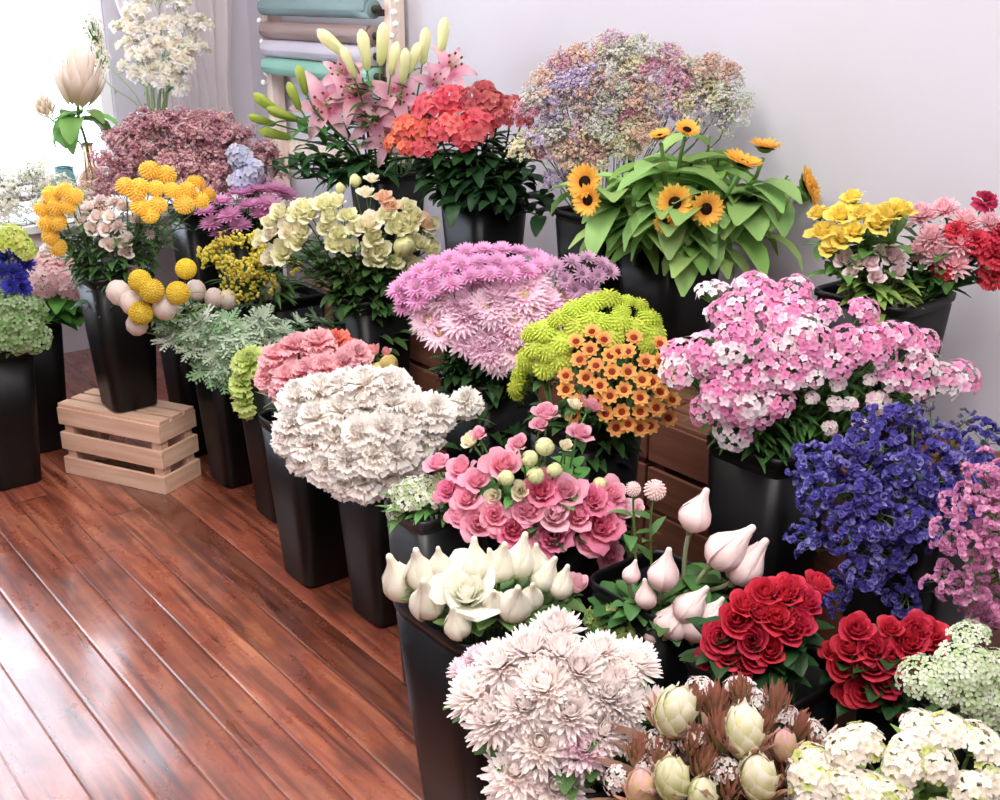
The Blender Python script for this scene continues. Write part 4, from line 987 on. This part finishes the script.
# --- statice
K = V(k_statice, 4, [('#5a50aa', '#483e92'), ('#6a62bc', '#564ca0'), ('#4c4494', '#3e367c'), ('#9a94d4', '#746cb8')])
HD = P('905,430,66 870,450,66 840,460,66 810,470,60 945,450,66 975,470,62 900,475,70 860,490,70 820,500,66 930,490,70 880,520,72 845,530,66 810,540,56 915,525,70 890,560,66 860,570,60 905,600,56 835,595,50 955,510,60 870,425,46 985,440,56 900,640,38', 64)
bunch('BST', (780, 410, 1010, 630), 'statice', 'flower', 'violet blue statice', 'of the tall blue bunch', K, HD, 'blue statice', 1, leaf=(3, .08, .016, .5, .6, '#4d7040'), depth=.7, dmax=.17, upness=.5)
bunch('BST', (850, 395, 1000, 440), 'statice', 'flower', 'faded blue statice sprig', 'standing above the blue bunch', V(k_statice, 2, [('#6a66a0', '#565088'), ('#8a8478', '#6f6a60')], n=7), P('912,418,34 930,412,26 962,424,30', 30), 'faded statice sprigs', 1, leaf=(0,), upness=.8, labels=['faded blue statice sprig against the grey wall, left one', 'faded blue statice sprig against the grey wall, middle one', 'faded blue statice sprig against the grey wall, right one'])
K = V(k_statice, 3, [('#e3a0c8', '#d288b6'), ('#edbcd8', '#dfa0c8'), ('#d68cba', '#c074a4')])
HD = P('985,480,56 965,505,54 995,515,60 950,540,52 980,550,60 1005,560,60 945,580,46 970,590,52 1000,605,56 1015,500,56 975,620,34', 54)
bunch('PST', (918, 462, 1060, 640), 'statice', 'flower', 'orchid pink statice', 'at the picture edge', K, HD, 'pink statice', 1, leaf=(3, .08, .016, .5, .6, '#4d7040'), depth=.6, dmax=.16, upness=.5)

# --- dianthus, orange and lime chrysanthemums, pink chrysanthemums
cp = [('#f0a4cc', '#e283b6'), ('#f4bcd8', '#ea9cc4'), ('#fbe6ee', '#f0bcd4'), ('#ec90be', '#d870a8')]
K = V(k_cluster, 4, cp, n=24, R=.46, fl=.16, zmin=-.1, leafy='#5f8e3e') + V(k_cluster, 1, [('#f9eef0', '#f0d3de'), ('#f2b6d0', '#e592b8'), ('#ffffff', '#f3e2e6')], n=22, R=.46, fl=.16, zmin=-.1, leafy='#5f8e3e')
HD = fill([(668, 390), (680, 345), (715, 320), (705, 290), (760, 280), (840, 300), (900, 315), (940, 345), (965, 375), (950, 390), (905, 385), (860, 372), (820, 362), (800, 395), (770, 415), (735, 455), (715, 440), (700, 405)], 24, 36, 6, .45)
bunch('DI', (655, 276, 975, 470), 'sweet_william', 'flower', 'pink dianthus cluster', 'above the blue statice', K, HD, 'pink dianthus', 1, leaf=(12, .08, .016, .3, .9, '#4c7a36'), depth=.55, dmax=.17)
K = V(k_cluster, 2, [('#fbf6f0', '#f0e6dc'), ('#f6dfe6', '#eec4d4')], n=11, R=.36, fl=.24, zmin=.1, leafy='#5f8e3e')
bunch('DI', (745, 330, 900, 460), 'sweet_william', 'flower', 'white dianthus cluster', 'below the pink dianthus', K, P('838,384,20 835,404,18 850,404,18 878,402,28,1 830,428,18 860,424,18 795,380,18 815,360,20 790,352,18 900,384,18 870,380,16 812,398,17', 18), 'white dianthus', 1, leaf=(6, .06, .014, .3, .8, '#5b8c3c', 'lance', .7), depth=.55, dmax=.16, push=-.09, face=.4)
K = V(k_button, 4, '#fbc878', '#f29a52', '#a8442c', 16, .15)
bunch('OM', (550, 320, 690, 440), 'button_chrysanthemum', 'flower', 'orange button chrysanthemum spray', 'with maroon centres', K, P('592,332 604,340 576,342 618,352 580,360 566,376 586,378 600,386 612,372 628,352 628,372 642,380 624,390 610,396 596,402 640,398 652,382 660,392 668,378 656,408 640,412 668,418 622,412 606,414 566,390 578,402 628,424 650,426 640,428 672,400 590,350 646,362 660,362 634,338 610,356 660,344 596,366 574,416 616,428', 21), 'orange button chrysanthemums', 3, face=.5, leaf=(12, .085, .032, .15, 1.2, '#37602a', 'lance', .5), dmax=.15, push=-.06)
K = V(k_pompon, 3, '#dbe562', '#c2d845', 120, .6)
bunch('OM', (512, 288, 670, 400), 'button_chrysanthemum', 'flower', 'lime yellow pompon spray', 'behind the orange buttons', K, P('545,330 560,318 575,308 592,302 608,298 548,350 562,342 536,346 525,358 522,374 578,326 590,318 532,332 545,366 600,322 620,322 634,328 650,318 622,310,22 628,300,18 640,304,22 655,332 612,336 560,360 518,386 648,344', 31), 'lime pompons', 2, leaf=(8, .07, .03, .3, .9, '#3b6a2a', 'lance', .6), dmax=.15, push=.07)
K = V(k_daisy, 2, '#fce6f0', '#f8d2e4', '#e8d0b0', 60) + V(k_mum, 2, '#fbe0ee', '#f5c8de', 120, .48, .085, 1.1, None, .35)
HD = fill([(408, 300), (430, 280), (470, 275), (530, 280), (570, 295), (568, 330), (540, 352), (495, 368), (460, 352), (420, 335)], 20, 46, 8) + P('498,362,36 486,345,40', 36)
bunch('PM', (400, 262, 580, 385), 'chrysanthemum', 'flower', 'pale pink daisy chrysanthemum', 'of the big pink dome', K, HD, 'pale pink chrysanthemums', 2, leaf=(12, .09, .035, .15, 1.1, '#35602c', 'lance', .6), dmax=.16, face=.3)
K = V(k_daisy, 3, '#ecb4da', '#e098ca', '#cc9aac', 44)
bunch('PM', (388, 242, 560, 330), 'chrysanthemum', 'flower', 'orchid pink chrysanthemum', 'behind the pale pink dome', K, P('398,290 408,280 420,272 434,264 450,258 466,252 484,250 502,250 520,252 538,258 404,298 416,288 430,278 446,270 462,264 480,262 498,262 516,264 550,264 432,290 418,300 452,284 470,276 490,274 510,274 528,272 540,266 404,306', 27), 'orchid pink chrysanthemums', 2, leaf=(6, .06, .025, .45, .8, '#35602c', 'lance', .6), dmax=.17, upness=.6, face=.25)
K = V(k_daisy, 2, '#dcb4cf', '#c698b8', '#a08090', 36)
bunch('PM', (530, 245, 622, 300), 'chrysanthemum', 'flower', 'mauve chrysanthemum', 'right of the pink dome', K, P('556,268 572,262 588,258 602,264 565,280 582,274 598,276 610,272 575,290 590,288', 24), 'mauve chrysanthemums', 2, leaf=(6, .06, .025, .45, .8, '#2f5628'), dmax=.15)

# --- lisianthus, lilies, coral flowers
K = V(k_rose, 4, '#f6f4d0', '#e8ebb0', 16, .85, .02, False) + V(k_rose, 1, '#f7f0dc', '#f0e4bc', 14, .85, .02, False) + [k_bud(R_, '#e3e4a4', '#b3c46c', False, .8), k_rose(R_, '#f0cdb0', '#e6a98a', 14, .9)]
LSK = random.Random(4)
HD = fill([(250, 235), (275, 205), (320, 195), (365, 205), (410, 205), (440, 225), (448, 250), (410, 268), (375, 265), (330, 245), (290, 252), (262, 262)], 17, 29, 12)
HD = [(h[0], h[1], h[2], LSK.choice((0, 1, 2, 3, 0, 1, 2, 3, 4, 5))) for h in HD]
bunch('LS', (240, 170, 455, 290), 'lisianthus', 'flower', 'cream yellow lisianthus', 'in the middle row', K, HD + P('355,180,16,5 372,178,20,4 340,188,14,5 390,205,26,6 425,222,28,6 366,192,22,4 384,196,22,6', 24), 'cream lisianthus', 2, leaf=(14, .09, .032, .2, .9, '#4a7336', 'oval'), dmax=.17)
K = V(k_lily, 3, '#f8ccd6', '#e88cac')
bunch('LI', (290, 40, 475, 180), 'lily', 'flower', 'pink lily', '', K, [(325, 104, 62, 0), (352, 92, 56, 1), (372, 118, 62, 2), (398, 96, 58, 0), (386, 138, 50, 1), (452, 66, 52, 2), (340, 72, 46, 0), (436, 82, 40, 1)], 'pink lilies', 1, leaf=(7, .15, .035, .5, .8, '#2f5f2a'), leaf_parts=True, tube=(.005, .004), upness=.15, face=.55, dmax=.16,
      labels=['open pink lily, leftmost of the lily bunch', 'open pink lily second from left, beside the leftmost', 'open pink lily in the middle, above dark leaves', 'open pink lily beside the coral flowers', 'low open pink lily hanging over the bucket', 'open pink lily highest and rightmost before the wall', 'half hidden pink lily under the cream buds on the left', 'pink lily between the highest one and the coral flowers'])
K = V(k_lilybud, 2, '#f4efca', '#dfe4a6') + V(k_lilybud, 1, '#b9c65a', '#8aa83c')
bunch('LI', (255, 25, 470, 140), 'lily_bud', 'flower', 'lily bud', 'of the lily bunch', K, [(334, 44, 40, 0, lean(-.8, .7)), (348, 62, 34, 1, lean(-.3)), (364, 50, 38, 0, lean(-.1)), (382, 44, 40, 1, lean(.1)), (394, 58, 33, 0, lean(.2)), (404, 66, 36, 1, lean(.1)), (424, 46, 38, 0, lean(.1)), (443, 36, 36, 1, lean(.1)), (414, 58, 31, 0, lean(.3)),
      (268, 104, 34, 2, lean(-.7, .5)), (282, 114, 34, 2, lean(-.8, .3)), (294, 96, 31, 2, lean(-.3)), (275, 134, 31, 2, lean(-.8, .2)), (262, 120, 29, 2, lean(-.9, .3)), (302, 80, 31, 2, lean(-.2))], 'lily buds', 1, leaf=(4, .13, .03, .55, .8, '#3f7a2f'), leaf_parts=True, tube=(.004, .003), dmax=.16, upness=.8)
K = V(k_cluster, 3, [('#e8646e', '#d0424e'), ('#ee7c7c', '#de5058'), ('#dd4256', '#b82a3e')], n=17, R=.42, fl=.24, zmin=-.1) + V(k_cluster, 1, [('#ee8a66', '#e0684a'), ('#e86a5c', '#d24c48')], n=16, R=.42, fl=.24, zmin=-.1) + V(k_cluster, 1, [('#c0525a', '#9c3844'), ('#cf6a68', '#aa4450')], n=16, R=.42, fl=.22, zmin=-.1)
bunch('KA', (380, 82, 570, 235), 'kalanchoe', 'flower', 'coral red flower cluster', 'right of the lilies', K, P('428,108,36,0 448,100,36,0 470,100,32,4 490,102,32,4 440,130,34,0 456,122,38,1 478,124,40,2 466,134,34,1 420,128,30,3 404,126,28,3 408,146,24,3 392,142,20,3 510,106,28,4 522,118,26,4 500,116,28,4 424,146,26,0 528,142,18,4 536,150,20,4 484,90,26,4', 32), 'coral flower clusters', 1, leaf=(10, .10, .04, .35, .9, '#2a5424', 'oval'), dmax=.18, tube=(.0035, .003))
bunch('KA', (400, 140, 575, 250), 'ruscus', 'leaf stem', 'dark green leafy stem', 'under the coral flowers', [[]], P('430,160 450,155 470,150 490,152 510,156 440,180 460,178 480,175 500,178 520,172 535,165 545,190 525,195 505,200 545,215,20 455,200 415,165', 20), 'dark leaves under the coral flowers', 1, leaf=(10, .10, .042, .4, 1.2, '#28502a', 'oval'), leaf_parts=False, dmax=.18)
bunch('LI', (255, 130, 420, 215), 'leafy_lily', 'leaf stem', 'dark lily leaf stem', 'under the pink lilies', [[]], P('275,155 295,150 315,145 335,150 355,160 375,160 300,165 345,175 285,170', 20), 'dark leaves under the lilies', 1, leaf=(9, .14, .04, .45, 1.1, '#2a5a2a'), leaf_parts=True, dmax=.16)

# --- rainbow gypsophila, sunflowers, right-hand bucket
PAL = [['#f5eecb', '#e6e6c4', '#f3ecd2'], ['#d8c8e0', '#c4b8da', '#e6dae8'], ['#e2a8c0', '#ecc0d0', '#d89ab4'], ['#eed0bc', '#f0e0cc', '#e6c0ae'], ['#d0d8bc', '#e2e6d4', '#eee8ee'], ['#e6b8cc', '#efe6bc', '#d0c0de']]
K = [k_gyp(random.Random(i + 3), c, 3, 6, .024, stalk='#b8ae9a', extra=2) for i, c in enumerate(PAL)]
HD = fill([(515, 105), (545, 65), (600, 42), (660, 45), (715, 65), (745, 90), (735, 110), (690, 118), (640, 125), (610, 150), (570, 165), (535, 140)], 21, 66, 5)
HD = [(h[0], h[1] + 12, h[2] * .9) for h in HD]
bunch('GY', (505, 50, 755, 200), 'gypsophila', 'flower', 'pastel dyed gypsophila spray', 'against the pale wall', K, HD + P('580,170,50 560,180,46 600,160,50', 50), 'pastel gypsophila', 1, leaf=(0,), tube=(.002, .0015), upness=.6, dmax=.12)
K = V(k_sunflower, 3, '#f9c653', '#efa52e')
sf = [(585, 182, 42, 0, None), (675, 203, 38, 1, None), (706, 209, 36, 2, None), (742, 163, 44, 0, lean(.25, .9, -.15)), (765, 147, 36, 1, lean(.1, 1, -.05)), (687, 130, 30, 2, lean(.1, .8, -.5)), (660, 136, 26, 0, lean(-.2, .9, -.2)), (806, 184, 40, 1, lean(.75, .35, -.35)), (588, 200, 34, 2, lean(-.5, .1, -.8)), (666, 222, 28, 0, lean(-.3, -.1, -.9)), (812, 194, 32, 2, lean(.8, .15, -.4))]
sf = [s if s[4] else s[:4] for s in sf]
sf[0] = (585, 182, 42, 0, lean(-.4, .35, -.8)); sf[1] = (675, 203, 40, 1, lean(-.15, .25, -.95)); sf[2] = (706, 209, 38, 2, lean(.15, .2, -.95))
bunch('SU', (565, 115, 830, 300), 'sunflower', 'flower', 'sunflower', '', K, sf, 'sunflowers', 1, leaf=(9, .19, .08, .42, 1.3, '#8cb860', 'oval'), leaf_parts=True, tube=(.006, .005), dmax=.2, upness=.3, push=-.07,
      labels=['sunflower at the far left of the bunch, upper of two', 'sunflower with dark centre facing out, left of the central pair', 'sunflower with dark centre facing out, right of the central pair', 'broad sunflower seen from its side right of the leaves', 'sunflower at the top right against the wall', 'sunflower at the very top among green leaves', 'half hidden sunflower at the top beside the gypsophila', 'sunflower facing right at the bunch edge, upper of two', 'sunflower at the far left of the bunch, lower of two', 'small drooping sunflower under the central pair', 'sunflower facing right at the bunch edge, lower of two'])
bunch('SU', (575, 130, 820, 290), 'leafy_sunflower', 'leaf stem', 'broad pale green leaf stem', 'among the sunflowers', [[]], P('620,170 690,155 720,185 760,205 640,225 700,250 770,235 710,130 650,150', 20), 'sunflower leaf stems', 1, leaf=(7, .18, .07, .55, 1.5, '#a4cc6a', 'oval'), leaf_parts=True, tube=(.005, .003), dmax=.2, push=.05)
bunch('SU', (575, 130, 820, 290), 'leafy_sunflower', 'leaf stem', 'broad mid green leaf stem', 'among the sunflowers', [[]], P('640,190 665,165 720,150 745,190 780,190 675,245 735,230 600,215 790,170', 20), 'sunflower leaf stems', 1, leaf=(7, .18, .07, .5, 1.6, '#7fae48', 'oval'), leaf_parts=True, tube=(.005, .003), dmax=.2, push=.06)
K = V(k_rose, 3, '#f4e06a', '#e2c138', 18, 1., .02)
bunch('PR', (800, 182, 1010, 300), 'rose', 'flower', 'yellow rose', 'beside the sunflowers', K, P('840,214,32 852,196,30 822,230,32 842,236,32 818,212,28 862,212,28 830,246,28 888,212,36 876,222,30 902,208,30 854,230,28', 30), 'yellow roses', 1, leaf=(6, .08, .035, .5, .8, '#5b8c3a', 'oval'), dmax=.15)
K = V(k_mum, 2, '#fad4da', '#f5bac6', 90, .46, .11, curl=.6) + V(k_carnation, 1, '#e8475c', '#c92a48') + V(k_carnation, 1, '#d9386a', '#b8245a')
bunch('PR', (890, 190, 1030, 300), 'chrysanthemum', 'flower', 'pink and red bloom', 'at the right wall edge', K, P('920,214,36,0 944,208,32,0 966,220,36,1 932,236,34,0 960,242,36,1 938,254,40,0 955,264,36,1 985,202,26,3 990,222,28,0 975,242,28,2 995,256,36,2 944,270,26,2 992,276,32,2 956,232,26,2 920,250,30,1 1000,236,30,2', 32), 'pink and red blooms', 1, leaf=(7, .08, .03, .5, .8, '#44742f', 'oval'), dmax=.15)
K = V(k_rose, 2, '#f8e4e6', '#f3ccd2', 14, .9, .01) + V(k_rose, 1, '#efe8d0', '#d9d8a4', 12, .8)
bunch('PR', (820, 240, 915, 300), 'alstroemeria', 'flower', 'blush alstroemeria', 'over the bucket rim', K, P('845,258,28,0 858,262,22,2 893,256,28,0 876,276,24,1 882,250,22,2 870,262,24,0 852,272,20,1 898,272,22,1', 24), 'blush alstroemeria', 1, leaf=(9, .09, .03, .3, 1., '#8aaa48', 'lance', .7), dmax=.14, push=-.05, face=.3)

# ------------------------------------------------------------------ stems without a bloom keep only stem and leaves

# ------------------------------------------------------------------ picture settings
scene.view_settings.view_transform = 'Standard'
scene.view_settings.look = 'None'
scene.view_settings.gamma = 1
scene.view_settings.exposure = .56
scene.view_settings.use_curve_mapping = False
scene.cycles.max_bounces = 10
scene.cycles.diffuse_bounces = 6
scene.cycles.transparent_max_bounces = 12
